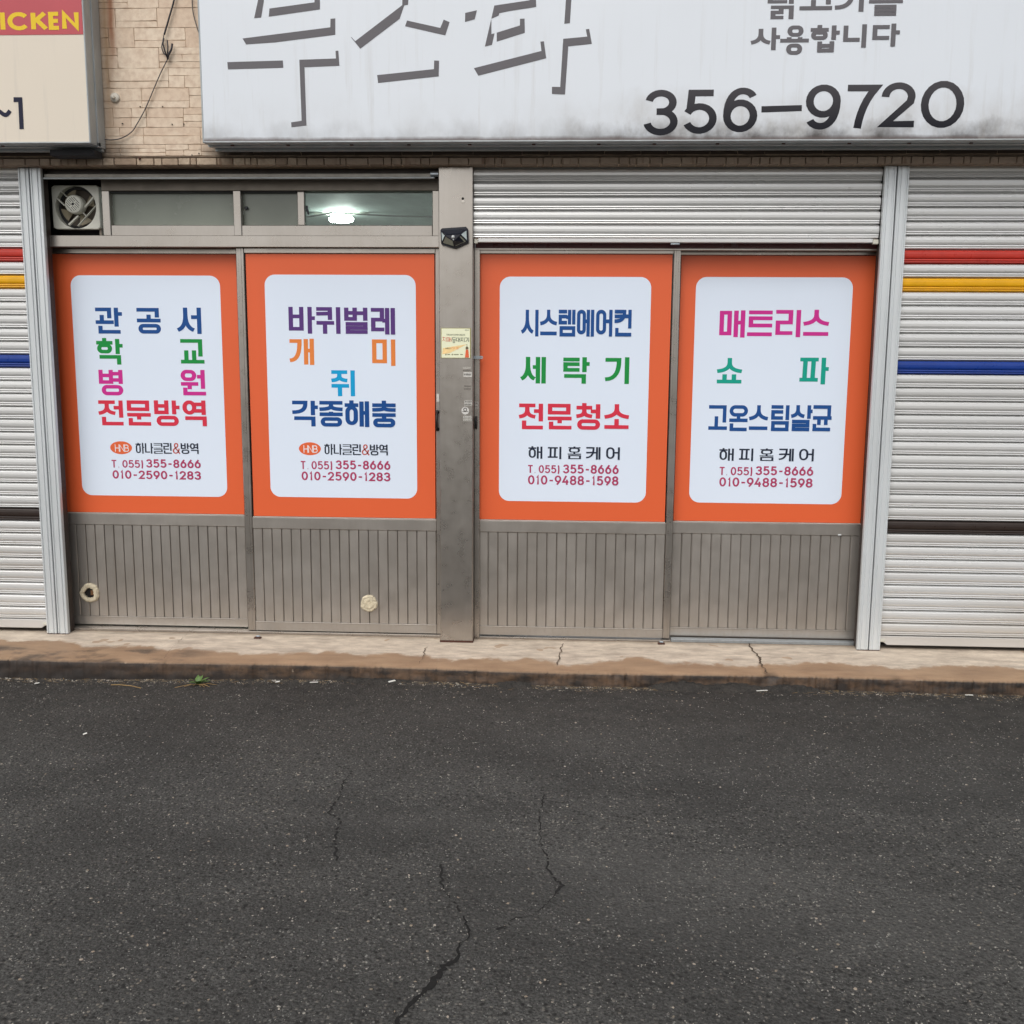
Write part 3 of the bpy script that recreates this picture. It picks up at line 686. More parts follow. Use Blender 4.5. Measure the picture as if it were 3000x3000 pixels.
# red band and letters of the cream sign
o1, q1 = (0, 0), .3623
IY = SY-.0025
zr = F(150, 102, SY).z
MB().box(-3.87, XL-.008, IY-.0006, IY, zr, 3.72).build('red_band', pbr('faded_red_film', (186, 74, 82), .4, 0, .04, 4), s1)
ink = Ink(IY-.0012)
tvl, thl = .0225, .0172
for ch, b in (('I', (-2, 98, 52, 247)), ('C', (68, 100, 236, 247)), ('K', (253, 99, 385, 245)), ('E', (395, 98, 492, 244)), ('N', (503, 96, 642, 240))):
    ink.dig(ch, boxm(o1, q1, b, SY), tvl, thl)
ink.build('lettering', ink_mat('yellow', (232, 198, 54)), s1)
ink = Ink(IY-.0006)
P = lambda x, y: (F(x*q1, y*q1, SY).x, F(x*q1, y*q1, SY).z)
ink.poly([P(112, 787), P(182, 787), P(195, 1045), P(160, 1045), P(150, 826), P(112, 826)])
ink.put([(F(x*q1, y*q1, SY).x, -F(x*q1, y*q1, SY).z) for x, y in bez((-30, 905), (10, 870), (35, 985), (83, 895), 12)], 0, .018, .018)
ink.build('lettering', ink_mat('navy', (36, 38, 58)), s1)
# the white sign: big slanting strokes
SG = ink_mat('faded_grey', (104, 102, 106)); SG2 = ink_mat('dark_grey', (74, 74, 80))
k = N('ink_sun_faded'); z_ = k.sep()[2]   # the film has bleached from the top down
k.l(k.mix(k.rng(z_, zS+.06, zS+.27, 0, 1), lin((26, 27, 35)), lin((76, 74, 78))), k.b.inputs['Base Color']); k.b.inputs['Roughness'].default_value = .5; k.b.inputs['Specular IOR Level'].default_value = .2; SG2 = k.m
big_a = [ # zoom origin (600, 0), scale .3623
 [(432, 0), (480, 0), (457, 143), (400, 148)], [(440, -60), (485, -60), (480, 0), (432, 0)],
 [(524, 70), (888, 20), (888, -60), (932, -60), (932, 77), (518, 136)],
 [(306, 312), (1016, 222), (1017, 153), (1056, 150), (1056, 282), (568, 344), (335, 360)],
 [(183, 503), (632, 490), (636, 549), (188, 562)],
 [(765, 484), (1061, 474), (1058, 412), (1081, 411), (1089, 533), (807, 545), (823, 1015), (702, 1030), (699, 990), (784, 977)],
 [(1598, 0), (1600, -60), (1650, -60), (1644, 40), (1614, 44), (1576, 153), (1258, 395), (1182, 301), (1186, 300), (1217, 334), (1597, 43)],
 [(1636, 167), (1905, 227), (1932, 160), (1980, 180), (1945, 287), (1620, 213)],
 [(1394, 608), (1853, 560), (1855, 490), (1895, 492), (1892, 618), (1402, 672)]]
big_b = [ # zoom origin (1200, 0)
 [(450, 106), (545, 84), (527, 157), (448, 179)],
 [(685, 46), (972, 3), (972, -40), (1020, -40), (1024, 57), (800, 92), (727, 107), (720, 127), (661, 153)],
 [(661, 153), (662, 277), (687, 271), (666, 364), (609, 378)],
 [(705, 265), (892, 207), (892, 153), (930, 152), (932, 266), (705, 338)],
 [(520, 552), (1066, 413), (1058, 338), (1086, 335), (1105, 472), (556, 613)],
 [(1268, -60), (1312, -60), (1296, 188), (1251, 193)],
 [(1242, 315), (1436, 297), (1425, 238), (1452, 235), (1474, 356), (1283, 376), (1257, 765), (1151, 761), (1151, 703), (1218, 704)]]
PN = []
for o, lst in (((600, 0), big_a), ((1200, 0), big_b)):
    for pl in lst:
        ink = Ink(IY); pts = [(F(o[0]+x*.3623, o[1]+y*.3623, SY).x, F(o[0]+x*.3623, o[1]+y*.3623, SY).z) for x, y in pl]
        ink.poly(pts); ink.build('stroke', SG, s2)
o3, q3 = (1850, 0), .3106; o4 = (2400, 0)
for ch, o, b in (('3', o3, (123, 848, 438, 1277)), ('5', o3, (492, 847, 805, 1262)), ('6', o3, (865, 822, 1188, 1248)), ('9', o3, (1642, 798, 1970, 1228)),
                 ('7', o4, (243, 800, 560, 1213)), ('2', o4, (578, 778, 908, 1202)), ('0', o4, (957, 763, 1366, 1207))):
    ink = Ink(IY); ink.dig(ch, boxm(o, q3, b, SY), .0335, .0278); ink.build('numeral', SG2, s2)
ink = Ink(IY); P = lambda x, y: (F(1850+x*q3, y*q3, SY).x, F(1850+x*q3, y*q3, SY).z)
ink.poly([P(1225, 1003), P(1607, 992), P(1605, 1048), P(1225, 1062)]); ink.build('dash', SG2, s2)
ink = Ink(IY)
for ch, o, b in (('사', o3, (1128, 262, 1400, 475)), ('용', o3, (1402, 242, 1672, 517)), ('합', o3, (1685, 237, 1960, 495)), ('니', o4, (225, 232, 443, 450)), ('다', o4, (500, 225, 757, 440))):
    ink.syl(ch, boxm(o, q3, b, SY), .0205, .0155)
ink.build('lettering', SG, s2)
ink = Ink(IY)
for ch, o, b in (('닭', o3, (1282, -75, 1532, 182)), ('고', o3, (1587, -80, 1895, 97)), ('기', o4, (150, -100, 425, 112)), ('를', o4, (468, -110, 788, 150))):
    ink.syl(ch, boxm(o, q3, b, SY), .0215, .0165)
ink.build('lettering', SG, s2)

# ================================================================== PILLAR AND RAILS
BRNZ = pbr('dark_bronze_jamb', (60, 50, 46), .5, .2, .15, 20)
pil = empty('steel_pillar', (0, .1, 0), 'tall brushed metal pillar between the two pairs of doors', 'pillar')
MB().box(-.087, .078, 0, .26, .001, zb0-.001, .0025).build('casing', ALU, pil)
MB().box(-.089, .080, -.004, .27, .0006, .010).build('foot', RUST, pil)
def rail(name, x0, x1, label):
    t = empty(name, ((x0+x1)/2, .03, 0), label, 'guide rail', 'guide rails of the roller shutters')
    xm = (x0+x1)/2
    MB().box(x0+.006, x1-.006, .0265, .085, .002, zb0-.001).build('web', BRNZ, t)
    for a, b in ((x0, xm-.003), (xm+.003, x1)):
        w_ = b-a
        m = MB(); m.box(a, b, .0055, .026, .002, zb0-.001, .001)
        for u, v in ((0, .16), (.30, .70), (.84, 1)): m.box(a+u*w_+.0003, a+v*w_-.0003, .0005, .0062, .0045, zb0-.002, .0016)
        m.build('channel', RAIL, t)
    MB().box(x0+.001, x1-.001, .0005, .027, .0006, .0018).build('foot', RUST, t)
    MB().box(xm-.0026, xm+.0026, .02, .035, .003, zb0-.003).build('joint', DARK, t)
    return t
rail('guide_rail', -2.141, -2.028, 'pale grey double guide rail left of the orange doors, by the exhaust fan')
rail('guide_rail', 2.006, 2.119, 'pale grey double guide rail right of the orange doors')

# ================================================================== ROLLER SHUTTERS
PT = .0651; SHY = .042
slat_prof = [(.012, -.0002), (.006, -.0018), (-.005, -.0042), (-.0085, -.0085), (-.0098, -.020), (-.0095, -.031), (-.0068, -.0385), (-.0018, -.0400), (-.0012, -.0412),
             (-.0042, -.0430), (-.0052, -.0475), (-.0036, -.0508), (.0005, -.0516), (.0005, -.0528), (-.0040, -.0538), (-.0048, -.0570), (-.0030, -.0592), (.010, -.0604), (.014, -.0649)]
def slat_mesh(x0, x1, mat, nm):
    m = MB(); m.extr([(a, b) for a, b in slat_prof], x0, x1); me = bpy.data.meshes.new(nm); m.bm.to_mesh(me); m.bm.free(); me.materials.append(mat)
    return me
def shutter(label, x0, x1, tops, colors, zbar, closed_to_floor=True):
    t = empty('roller_shutter', ((x0+x1)/2, SHY, 0), label, 'roller shutter', 'roller shutters of the shopfront')
    xm = (x0+x1)/2; hw = (x1-x0)/2; cache = {}
    for k, zt in enumerate(tops):
        mt = colors.get(k, SHUT)
        if mt.name not in cache: cache[mt.name] = slat_mesh(-hw, hw, mt, 'slat')
        o = link('slat', cache[mt.name], t, (xm+random.uniform(-.001, .001), SHY+random.uniform(-.0006, .0006), zt)); o.rotation_euler = (random.uniform(-.018, .018), random.uniform(-.0004, .0004), random.uniform(-.0006, .0006))
    return t
z_red = 1.9555
def full_tops():
    n_up = int((zb0-z_red)/PT)+1
    return [z_red+PT*(n_up-k) for k in range(n_up)]+[z_red-PT*k for k in range(0, 29)], n_up
tops, nu = full_tops()
cols = {nu: RED, nu+2: YEL, nu+8: BLUE, nu+20: BROWN}
tops = [z for z in tops if z < zb0+PT*.6]; off = len(full_tops()[0])-len(tops)
cols = {k-off: v for k, v in cols.items()}
tl = [z for z in tops if z-PT > .045]
shL = shutter('closed white roller shutter with colour stripes at the left edge', -4.38, -2.141, tl, cols, 0)
shR = shutter('closed white roller shutter with colour stripes at the right edge', 2.119, 4.38, tl, cols, 0)
zl = tl[-1]-PT
for t, x0, x1 in ((shL, -4.38, -2.141), (shR, 2.119, 4.38)):
    xa, xb = (x0, x1-.0012) if x0 < 0 else (x0+.0012, x1)
    if x0 < 0: pts = [(xa, zl), (xb, zl), (xb, zl-.03), (xb-.026, zl-.03), (xb-.042, zl-.045), (xa, zl-.045)]
    else: pts = [(xb, zl), (xa, zl), (xa, zl-.030), (xa+.026, zl-.030), (xa+.042, zl-.045), (xb, zl-.045)]
    MB().prism([(a, max(b, .006)) for a, b in pts], SHY-.010, SHY+.012, .002).build('bottom_bar', SHUT, t)
    xs_ = xb-.030 if x0 < 0 else xa+.004
    MB().box(xs_, xs_+.026, SHY-.016, SHY-.0105, zl-.028, zl-.012, .002).build('stopper', pbr('pale_plastic', (206, 204, 192), .5), t)
    MB().box(x0, x1, SHY+.06, SHY+.07, .004, zb0).build('backing', DARK, t)
    if x0 > 0:
        for k in (24, 26, 27):
            zq = z_red-PT*k+.0
            MB().box(xa-.0005, xa+.006, SHY-.012, SHY-.004, zq-.030, zq-.004, .001).build('end_clip', RUBB, t)
# the half raised middle-right shutter
zbar1, zbar0 = FZ(1900, 699, .03), FZ(1900, 711, .03)
zt = [zbar1+PT*(k+1) for k in range(6)]
shM = shutter('nearly rolled up white shutter over the right pair of doors', .079, 2.004, [z for z in zt if z-PT < zb0], {}, 0)
MB().box(.10, 1.975, SHY-.020, SHY+.010, zbar0, zbar1, .003).build('bottom_bar', SHUT, shM)
for a, b in ((.081, .0995), (1.9755, 2.0025)): MB().box(a, b, SHY-.016, SHY+.006, zbar0-.006, zbar1-.003, .003).build('stopper', pbr('pale_plastic', (206, 204, 192), .5), shM)
xx = FX(1978, 715, .03); MB().box(xx-.022, xx+.022, SHY-.018, SHY-.004, zbar0-.010, zbar0-.001, .002).build('lock_plate', STEEL, shM)
# the fully raised left one: only its bottom bar shows below the soffit
shU = empty('roller_shutter', (-1.06, SHY, 0), 'rolled up shutter, only its bottom rail showing over the transom windows', 'roller shutter', 'roller shutters of the shopfront')
za, zc = FZ(700, 508, .03), FZ(700, 524, .03)
MB().box(-2.026, -.108, SHY-.012, SHY+.008, zc, za, .003).build('bottom_bar', pbr('dull_aluminium', (150, 146, 138), .4, .4, .15, 20), shU)
MB().box(-2.026, -.108, SHY-.026, SHY-.013, zc-.002, zc+.0065, .002).build('bottom_lip', SIGNALU, shU)
MB().tube([(-.128, SHY-.016, zc+.02), (-.090, SHY-.016, zc+.02)], .012, 10).build('end_bolt', STEEL, shU)
MB().box(-2.027, -.088, SHY+.02, SHY+.03, za-.02, zb0).build('curtain_roll', BROWN, shU)

# ================================================================== DOOR FRAMES
FR, RE = .10, .145                           # front and rear sash planes
def zf(y, Y=FR): return FZ(1000, y, Y)
zGB, zM0, zP1, zB0 = .617, None, None, None
z_mid_top = FZ(1000, 1516, FR); z_mid_bot = FZ(1000, 1552, FR); z_pl_bot = FZ(1000, 1826, FR); z_bot = FZ(1000, 1855, FR)
z_top_bot = FZ(1000, 744, FR); z_top = FZ(1000, 727, FR)
z_head0, z_head1 = FZ(900, 724, .07), FZ(900, 690, .07)
fr1 = empty('door_frame', (-1.06, .15, 0), 'metal frame around the left pair of sliding doors, with transom beam', 'door frame')
MB().box(-2.135, -.0885, .07, .22, z_head0, z_head1, .002).build('transom_beam', ALU, fr1)
MB().box(-2.20, -2.105, .09, .26, .002, zb0-.001, .001).build('jamb', BRNZ, fr1)
MB().box(-2.1045, FX(176, 1130, RE+.012)-.0155, .118, .20, .004, z_head0-.001, .001).build('jamb', pbr('shaded_channel', (34, 30, 32), .5, 0, .2, 30), fr1)  # near-black colour stands in for shade in the recess beside the rail
MB().box(-2.08, -.089, .085, .20, .0012, .012, .001).build('threshold', ALU, fr1)
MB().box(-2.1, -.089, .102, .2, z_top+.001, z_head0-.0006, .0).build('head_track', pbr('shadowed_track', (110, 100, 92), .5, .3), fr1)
fr2 = empty('door_frame', (1.06, .15, 0), 'metal frame around the right pair of sliding doors', 'door frame')
zh = FZ(1900, 728, .09)
MB().box(.0795, 2.06, .088, .22, zh-.008, zh, .001).build('head_beam', ALU, fr2)
MB().box(.0795, 2.06, .125, .135, zh+.001, zb0-.003).build('header_panel', pbr('plum_film', (120, 66, 66), .3, 0, .06, 6), fr2)
MB().box(FX(2544, 1130, RE+.012)+.0155, 2.13, .118, .24, .004, zb0-.003, .001).build('jamb', pbr('shaded_channel', (34, 30, 32), .5, 0, .2, 30), fr2)  # right jamb: recess shade put into its colour as well
MB().box(.0795, .105, .078, .20, .004, zh-.009, .001).build('jamb', ALU, fr2)
MB().box(1.09, 2.02, .085, .125, .0012, .016, .001).build('threshold', STEEL, fr2)
MB().box(.0795, 1.088, .085, .20, .0012, .009, .001).build('threshold', ALU, fr2)
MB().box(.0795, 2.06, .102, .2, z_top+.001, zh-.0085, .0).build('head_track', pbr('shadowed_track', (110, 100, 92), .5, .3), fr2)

# ================================================================== SLIDING DOORS
def sliding_door(label, Y, gx0, gx1, sx0, sx1, film, plank_n, wp):
    """gx = film extents, sx = outer stile edges, Y front plane"""
    cx = (sx0+sx1)/2
    t = empty('sliding_door', (cx, Y+.015, 0), label, 'door', 'aluminium sliding doors with orange posters')
    lo = .014 if Y == FR else .0165
    for a, b in ((sx0, gx0-.006), (gx1+.006, sx1)):
        if b-a > .006:
            m = MB().box(a, b, Y, Y+.032, lo, z_top, .0025)
            if b-a > .025: m.box(a+(b-a)*.32, a+(b-a)*.68, Y-.0022, Y+.001, lo+.002, z_top-.002, .001)
            m.build('stile', ALU, t)
    ia, ib = (gx0-.0055), (gx1+.0055)
    MB().box(ia, ib, Y+.002, Y+.03, z_top_bot+.004, z_top-.0005, .002).build('top_rail', ALU, t)
    MB().box(ia, ib, Y+.001, Y+.03, z_mid_bot, z_mid_top-.006, .002).build('middle_rail', PLK, t)
    MB().box(ia, ib, Y+.001, Y+.03, lo+.001, z_pl_bot, .002).build('bottom_rail', PLK, t)
    MB().box(ia, ib, Y-.0015, Y+.004, z_pl_bot-.004, z_pl_bot+.002, .0012).build('drip_bead', PLK, t)
    # dark rubber seal around the film, pale bead along the bottom
    MB().box(ia, ib, Y+.020, Y+.026, z_mid_top-.006, z_top_bot+.004).build('pane', pbr('dark_glass', (28, 26, 26), .08, 0, .02), t)
    MB().box(gx0-.002, gx1+.002, Y+.004, Y+.009, z_mid_top-.0055, z_mid_top-.001, .001).build('bead', pbr('pale_bead', (196, 188, 180), .4, .2), t)
    # backing and the narrow upright planks
    MB().box(ia, ib, Y+.016, Y+.024, z_pl_bot, z_mid_bot).build('backing', pbr('groove_shade', (100, 92, 84), .5, .4), t)
    n = round((ib-ia)/.0492); pw = (ib-ia)/n; m = MB(); m.box(-pw/2+.0022, pw/2-.0022, -.005, .008, z_pl_bot+.001, z_mid_bot-.001, .0022)
    m.box(-pw/2+.0003, -pw/2+.0021, -.0005, .008, z_pl_bot+.001, z_mid_bot-.001)
    me = mesh_of(m, 'plank', PLK)
    for i in range(n):
        o = link('plank', me, t, (ia+pw*(i+.5), Y+.0095+random.uniform(-.0006, .0006), 0)); o.rotation_euler = (0, 0, random.uniform(-.012, .012))
    return t
# film extents on their own planes
def gx(pa, pb, Y): return FX(pa, 1130, Y), FX(pb, 1130, Y)
gA = gx(176, 703.5, RE+.012); gB = gx(731.5, 1274, FR+.012); gC = gx(1406.5, 1959, FR+.012); gD = gx(1985, 2544, RE+.012)
dA = sliding_door('left outer sliding door, poster lines in blue, green, pink and red; dried foam ring low down', RE, gA[0], gA[1], gA[0]-.014, FX(716, 1130, RE), 0, 0, 0)
dB = sliding_door('sliding door left of the pillar, purple and orange poster words; foam plug low down', FR, gB[0], gB[1], FX(703.5, 1130, FR), -.0885, 0, 0, 0)
dC = sliding_door('sliding door right of the pillar, poster with blue, green and red lines', FR, gC[0], gC[1], .1055, FX(1984, 1130, FR), 0, 0, 0)
dD = sliding_door('rightmost sliding door, poster with magenta, teal and blue lines', RE, gD[0], gD[1], FX(1960, 1130, RE), gD[1]+.014, 0, 0, 0)

# ------------------------------------------------------------------ posters
def rrect(x0, x1, z0, z1, r, n=8):
    o = []
    for cx, cz, a in ((x1-r, z1-r, 0), (x0+r, z1-r, 90), (x0+r, z0+r, 180), (x1-r, z0+r, 270)):
        o += [(cx+r*math.cos(R_(a+90*i/n)), cz+r*math.sin(R_(a+90*i/n))) for i in range(n+1)]
    return o
NAVY = ink_mat('navy_blue', (30, 78, 142)); GRN = ink_mat('green', (28, 142, 66)); PINK = ink_mat('magenta', (202, 48, 142)); CRIM = ink_mat('red', (212, 52, 74))
PURP = ink_mat('purple', (90, 58, 124)); ORA = ink_mat('orange', (228, 132, 66)); CYAN = ink_mat('cyan', (14, 158, 212)); DNAV = ink_mat('deep_blue', (22, 74, 140))
TEAL = ink_mat('teal', (20, 158, 138)); BLK = ink_mat('ink_black', (34, 42, 60)); WINE = ink_mat('wine', (172, 62, 100)); LOGO = ink_mat('logo_orange', (224, 104, 62)); WHT = ink_mat('white', (236, 238, 242))
AMP = ink_mat('amp_red', (186, 92, 84)); Q = .3106
def poster(door, Y, g, panel, o, lines, nums, logo=None, tails=()):
    """Y: plane of the film"""
    zt, zb = z_top_bot+.0015, z_mid_top+.0
    po = MB().box(g[0], g[1], Y, Y+.0008, zb, zt).build('poster', ORNG, door)
    (x0, x1, zt1, zb1_) = panel
    MB().flat(rrect(x0, x1, zb1_, zt1, .052), Y-.0004).build('white_panel', PAPR, po)
    for mat, tv, th, items in lines:
        ink = Ink(Y-.0008)
        for ch, b in items: ink.syl(ch, boxm(o, Q, b, Y), tv, th)
        ink.build('lettering', mat, po)
    for txt, b, tv, th in nums:
        ink = Ink(Y-.0008); B = boxm(o, Q, b, Y); W = B[2]-B[0]; wd = {'.': .5, ' ': .4, ')': .55, '-': .95, '1': .8}
        tot = sum(wd.get(c, 1.15) for c in txt)-.15; u = W/tot; x = B[0]
        for c in txt:
            cw = wd.get(c, 1.15)
            if c != ' ': ink.dig(c, (x, B[1], x+u*(cw-.15 if cw > .6 else cw), B[3]) if c != '-' else (x+.05*u, B[1], x+u*.80, B[3]), tv, th, True)
            x += cw*u
        ink.build('lettering', WINE, po)
    if logo:
        eb, tb = logo; B = boxm(o, Q, eb, Y); m = MB()
        m.flat([((B[0]+B[2])/2+(B[2]-B[0])/2*math.cos(a), -(B[1]+B[3])/2+(B[3]-B[1])/2*math.sin(a)) for a in [i*2*math.pi/40 for i in range(40)]], Y-.0008)
        lg = m.build('logo', LOGO, po); ink = Ink(Y-.0012); B = boxm(o, Q, tb, Y); W = (B[2]-B[0])/3
        for i, c in enumerate('HNB'): ink.dig(c, (B[0]+W*i+.0006, B[1], B[0]+W*(i+1)-.0004, B[3]), .0036, .0038)
        ink.build('logo_lettering', WHT, po)
        ink = Ink(Y-.0008); ink.dig('&', boxm(o, Q, tails[0], Y), .0072, .0060); ink.build('lettering', AMP, po)
    return po
def panel_of(x0, x1, y0, y1, Y): return (FX(x0, (y0+y1)/2, Y), FX(x1, (y0+y1)/2, Y), FZ((x0+x1)/2, y0, Y), FZ((x0+x1)/2, y1, Y))
TV, TH = .0222, .0184
YA, YB = RE+.012, FR+.012
poster(dA, YA, gA, panel_of(224, 655, 807, 1453, YA), (200, 850), [
    (NAVY, TV, TH, [('관', (258, 165, 510, 410)), ('공', (648, 168, 872, 410)), ('서', (1030, 165, 1255, 412))]),
    (GRN, TV, TH, [('학', (268, 452, 516, 702)), ('교', (1060, 462, 1282, 692))]),
    (PINK, TV, TH, [('병', (290, 752, 516, 992)), ('원', (1063, 752, 1297, 992))]),
    (CRIM, TV, TH, [('전', (288, 1040, 518, 1275)), ('문', (556, 1040, 778, 1277)), ('방', (812, 1040, 1052, 1280)), ('역', (1080, 1040, 1305, 1282))]),
    (BLK, .0076, .0054, [('하', (636, 1440, 718, 1542)), ('나', (724, 1442, 802, 1542)), ('클', (808, 1443, 890, 1542)), ('린', (898, 1442, 976, 1542)), ('방', (1062, 1444, 1146, 1543)), ('역', (1150, 1444, 1230, 1543))])],
    [('T. 055)', (407, 1602, 705, 1675), .0074, .0066), ('355-8666', (735, 1597, 1250, 1677), .0092, .0080), ('010-2590-1283', (418, 1703, 1252, 1783), .0092, .0080)],
    ((396, 1425, 602, 1547), (440, 1457, 573, 1522)), ((985, 1442, 1055, 1542),))
poster(dB, YB, gB, panel_of(784, 1220, 805, 1458, YB), (750, 850), [
    (PURP, TV, TH, [('바', (308, 158, 556, 410)), ('퀴', (570, 160, 796, 412)), ('벌', (832, 165, 1052, 412)), ('레', (1085, 168, 1312, 418))]),
    (ORA, TV, TH, [('개', (318, 458, 548, 705)), ('미', (1095, 465, 1314, 714))]),
    (CYAN, TV, TH, [('쥐', (712, 756, 933, 1000))]),
    (DNAV, TV, TH, [('각', (343, 1043, 585, 1285)), ('종', (600, 1045, 818, 1287)), ('해', (838, 1040, 1068, 1290)), ('충', (1098, 1042, 1318, 1293))]),
    (BLK, .0076, .0054, [('하', (645, 1450, 727, 1553)), ('나', (733, 1452, 812, 1553)), ('클', (818, 1454, 902, 1554)), ('린', (910, 1454, 990, 1555)), ('방', (1074, 1457, 1160, 1557)), ('역', (1163, 1457, 1244, 1557))])],
    [('T. 055)', (420, 1612, 718, 1690), .0074, .0066), ('355-8666', (752, 1608, 1268, 1692), .0092, .0080), ('010-2590-1283', (430, 1715, 1268, 1798), .0092, .0080)],
    ((405, 1435, 612, 1557), (448, 1465, 582, 1532)), ((997, 1455, 1070, 1555),))
poster(dC, YB, gC, panel_of(1463, 1900, 811, 1470, YB), (1430, 850), [
    (NAVY, .0163, .0182, [('시', (316, 185, 476, 437)), ('스', (492, 185, 648, 425)), ('템', (665, 185, 823, 438)), ('에', (838, 185, 1000, 438)), ('어', (1018, 185, 1172, 438)), ('컨', (1192, 185, 1352, 437))]),
    (GRN, TV, TH, [('세', (312, 630, 545, 880)), ('탁', (708, 632, 957, 882)), ('기', (1105, 632, 1332, 884))]),
    (CRIM, TV, TH, [('전', (292, 1070, 518, 1312)), ('문', (563, 1072, 788, 1313)), ('청', (832, 1065, 1057, 1316)), ('소', (1098, 1075, 1327, 1308))]),
    (BLK, .0100, .0074, [('해', (380, 1472, 512, 1590)), ('피', (563, 1477, 693, 1593)), ('홈', (750, 1475, 877, 1593)), ('케', (925, 1480, 1060, 1598)), ('어', (1113, 1482, 1242, 1600))])],
    [('T. 055)', (373, 1650, 672, 1726), .0074, .0066), ('355-8666', (706, 1647, 1232, 1732), .0092, .0080), ('010-9488-1598', (376, 1750, 1230, 1838), .0092, .0080)])
poster(dD, YA, gD, panel_of(2029, 2482, 812, 1475, YA), (2000, 850), [
    (PINK, TV, TH, [('매', (347, 190, 588, 447)), ('트', (610, 192, 845, 433)), ('리', (877, 187, 1115, 443)), ('스', (1140, 185, 1378, 430))]),
    (TEAL, TV, TH, [('쇼', (325, 640, 558, 880)), ('파', (1104, 637, 1376, 888))]),
    (NAVY, .0180, .0178, [('고', (245, 1085, 420, 1318)), ('온', (440, 1085, 613, 1330)), ('스', (628, 1085, 803, 1318)), ('팀', (833, 1085, 1003, 1330)), ('살', (1022, 1085, 1222, 1330)), ('균', (1228, 1085, 1404, 1330))]),
    (BLK, .0100, .0074, [('해', (345, 1490, 482, 1610)), ('피', (532, 1493, 668, 1612)), ('홈', (725, 1493, 857, 1610)), ('케', (908, 1495, 1047, 1613)), ('어', (1098, 1497, 1236, 1613))])],
    [('T. 055)', (345, 1668, 655, 1746), .0074, .0066), ('355-8666', (688, 1663, 1232, 1748), .0092, .0080), ('010-9488-1598', (345, 1770, 1225, 1857), .0092, .0080)])

# handles, hasp
def handle(door, px, y0, y1, Y):
    a, b = F(px, y0, Y), F(px, y1, Y); x = (a.x+b.x)/2
    h = MB().tube([(x, Y-.008, a.z), (x, Y-.030, a.z-.012), (x, Y-.034, (a.z+b.z)/2), (x, Y-.030, b.z+.012), (x, Y-.008, b.z)], .0058, 10).build('handle', RUBB, door, smooth=True)
    for z in (a.z, b.z): MB().lathe((x, z), [(0, Y-.014), (.007, Y-.013), (.011, Y-.007), (.011, Y-.0005), (0, Y)], 16).build('handle_rose', RUBB, h, smooth=True)
handle(dB, 1281.5, 1207, 1257, FR); handle(dC, 1396, 1217, 1258, FR)
hp = empty('hasp', (F(1400, 1047, .09).x, .09, F(1400, 1047, .09).z), 'galvanised hasp loop on the door edge right of the pillar', 'lock')
a, b = F(1388, 1041, .07), F(1414, 1049, .07); zc_ = F(1400, 1047, .07).z
m = MB(); L, R2 = stroke(ringp(a.x, -zc_-.0045, b.x, -zc_+.0045, .5), .0052, .0052, True)
f_ = [(x, -y) for x, y in L]; g_ = [(x, -y) for x, y in R2]
m.strip(f_, g_, .060, True); m.build('loop', STEEL, hp, fix=False)
MB().box(a.x+.001, b.x-.008, .061, .068, zc_-.006, zc_+.006, .002).build('plate', STEEL, hp)
MB().tube([(a.x+.003, .065, zc_), (a.x+.003, .103, zc_)], .004, 8).build('staple', STEEL, hp)

# foam ring and foam plug low on the doors
def blob(name, parent, c, r0, Y, seed, hole=None):
    r = random.Random(seed); n = 40; m = MB(); rings = []
    ph = [r.uniform(0, 6.3) for _ in range(5)]
    def rad(a, base, amp): return base*(1+amp*(math.sin(3*a+ph[0])*.5+math.sin(5*a+ph[1])*.4+math.sin(11*a+ph[2])*.35+math.sin(19*a+ph[3])*.3))
    prof = [(1.0, 0, .06), (.98, .010, .06), (.86, .018, .07), (.7, .019, .08), (.52, .016, .13)] if hole else [(1.0, 0, .06), (.97, .010, .07), (.84, .017, .06), (.66, .016, .1), (.45, .020, .12), (.22, .017, .2)]
    for f, d, am in prof:
        rings.append([m.bm.verts.new((c.x+rad(2*math.pi*i/n, r0*f, am)*math.cos(2*math.pi*i/n), Y-d+r.uniform(-.0016, .0016), c.z+rad(2*math.pi*i/n, r0*f, am)*math.sin(2*math.pi*i/n))) for i in range(n)])
    for A, B in zip(rings, rings[1:]):
        for i in range(n): m.bm.faces.new((A[i], A[(i+1) % n], B[(i+1) % n], B[i]))
    if hole:
        ins = [m.bm.verts.new((v.co.x, Y-.002, v.co.z)) for v in rings[-1]]
        for i in range(n): m.bm.faces.new((rings[-1][i], rings[-1][(i+1) % n], ins[(i+1) % n], ins[i]))
    else: m.bm.faces.new(rings[-1])
    o = m.build(name, FOAM, parent, fix=True, smooth=False); return o
c = F(263, 1737, RE); fo = blob('foam_ring', dA, c, .052, RE+.006, 5, True)
MB().lathe((c.x, c.z), [(0, RE+.0035), (.029, RE+.0035)], 24).build('pipe_hole', pbr('pipe_hole_black', (16, 14, 14), .9), fo, fix=True)
MB().box(c.x+.004, c.x+.02, RE+.0005, RE+.003, c.z-.012, c.z+.014, .001).build('pipe_stub', pbr('cardboard_brown', (110, 78, 48), .8), fo).rotation_euler = (0, 0, 0)
c = F(1081, 1768, FR); blob('foam_plug', dB, c, .045, FR+.006, 9, None)

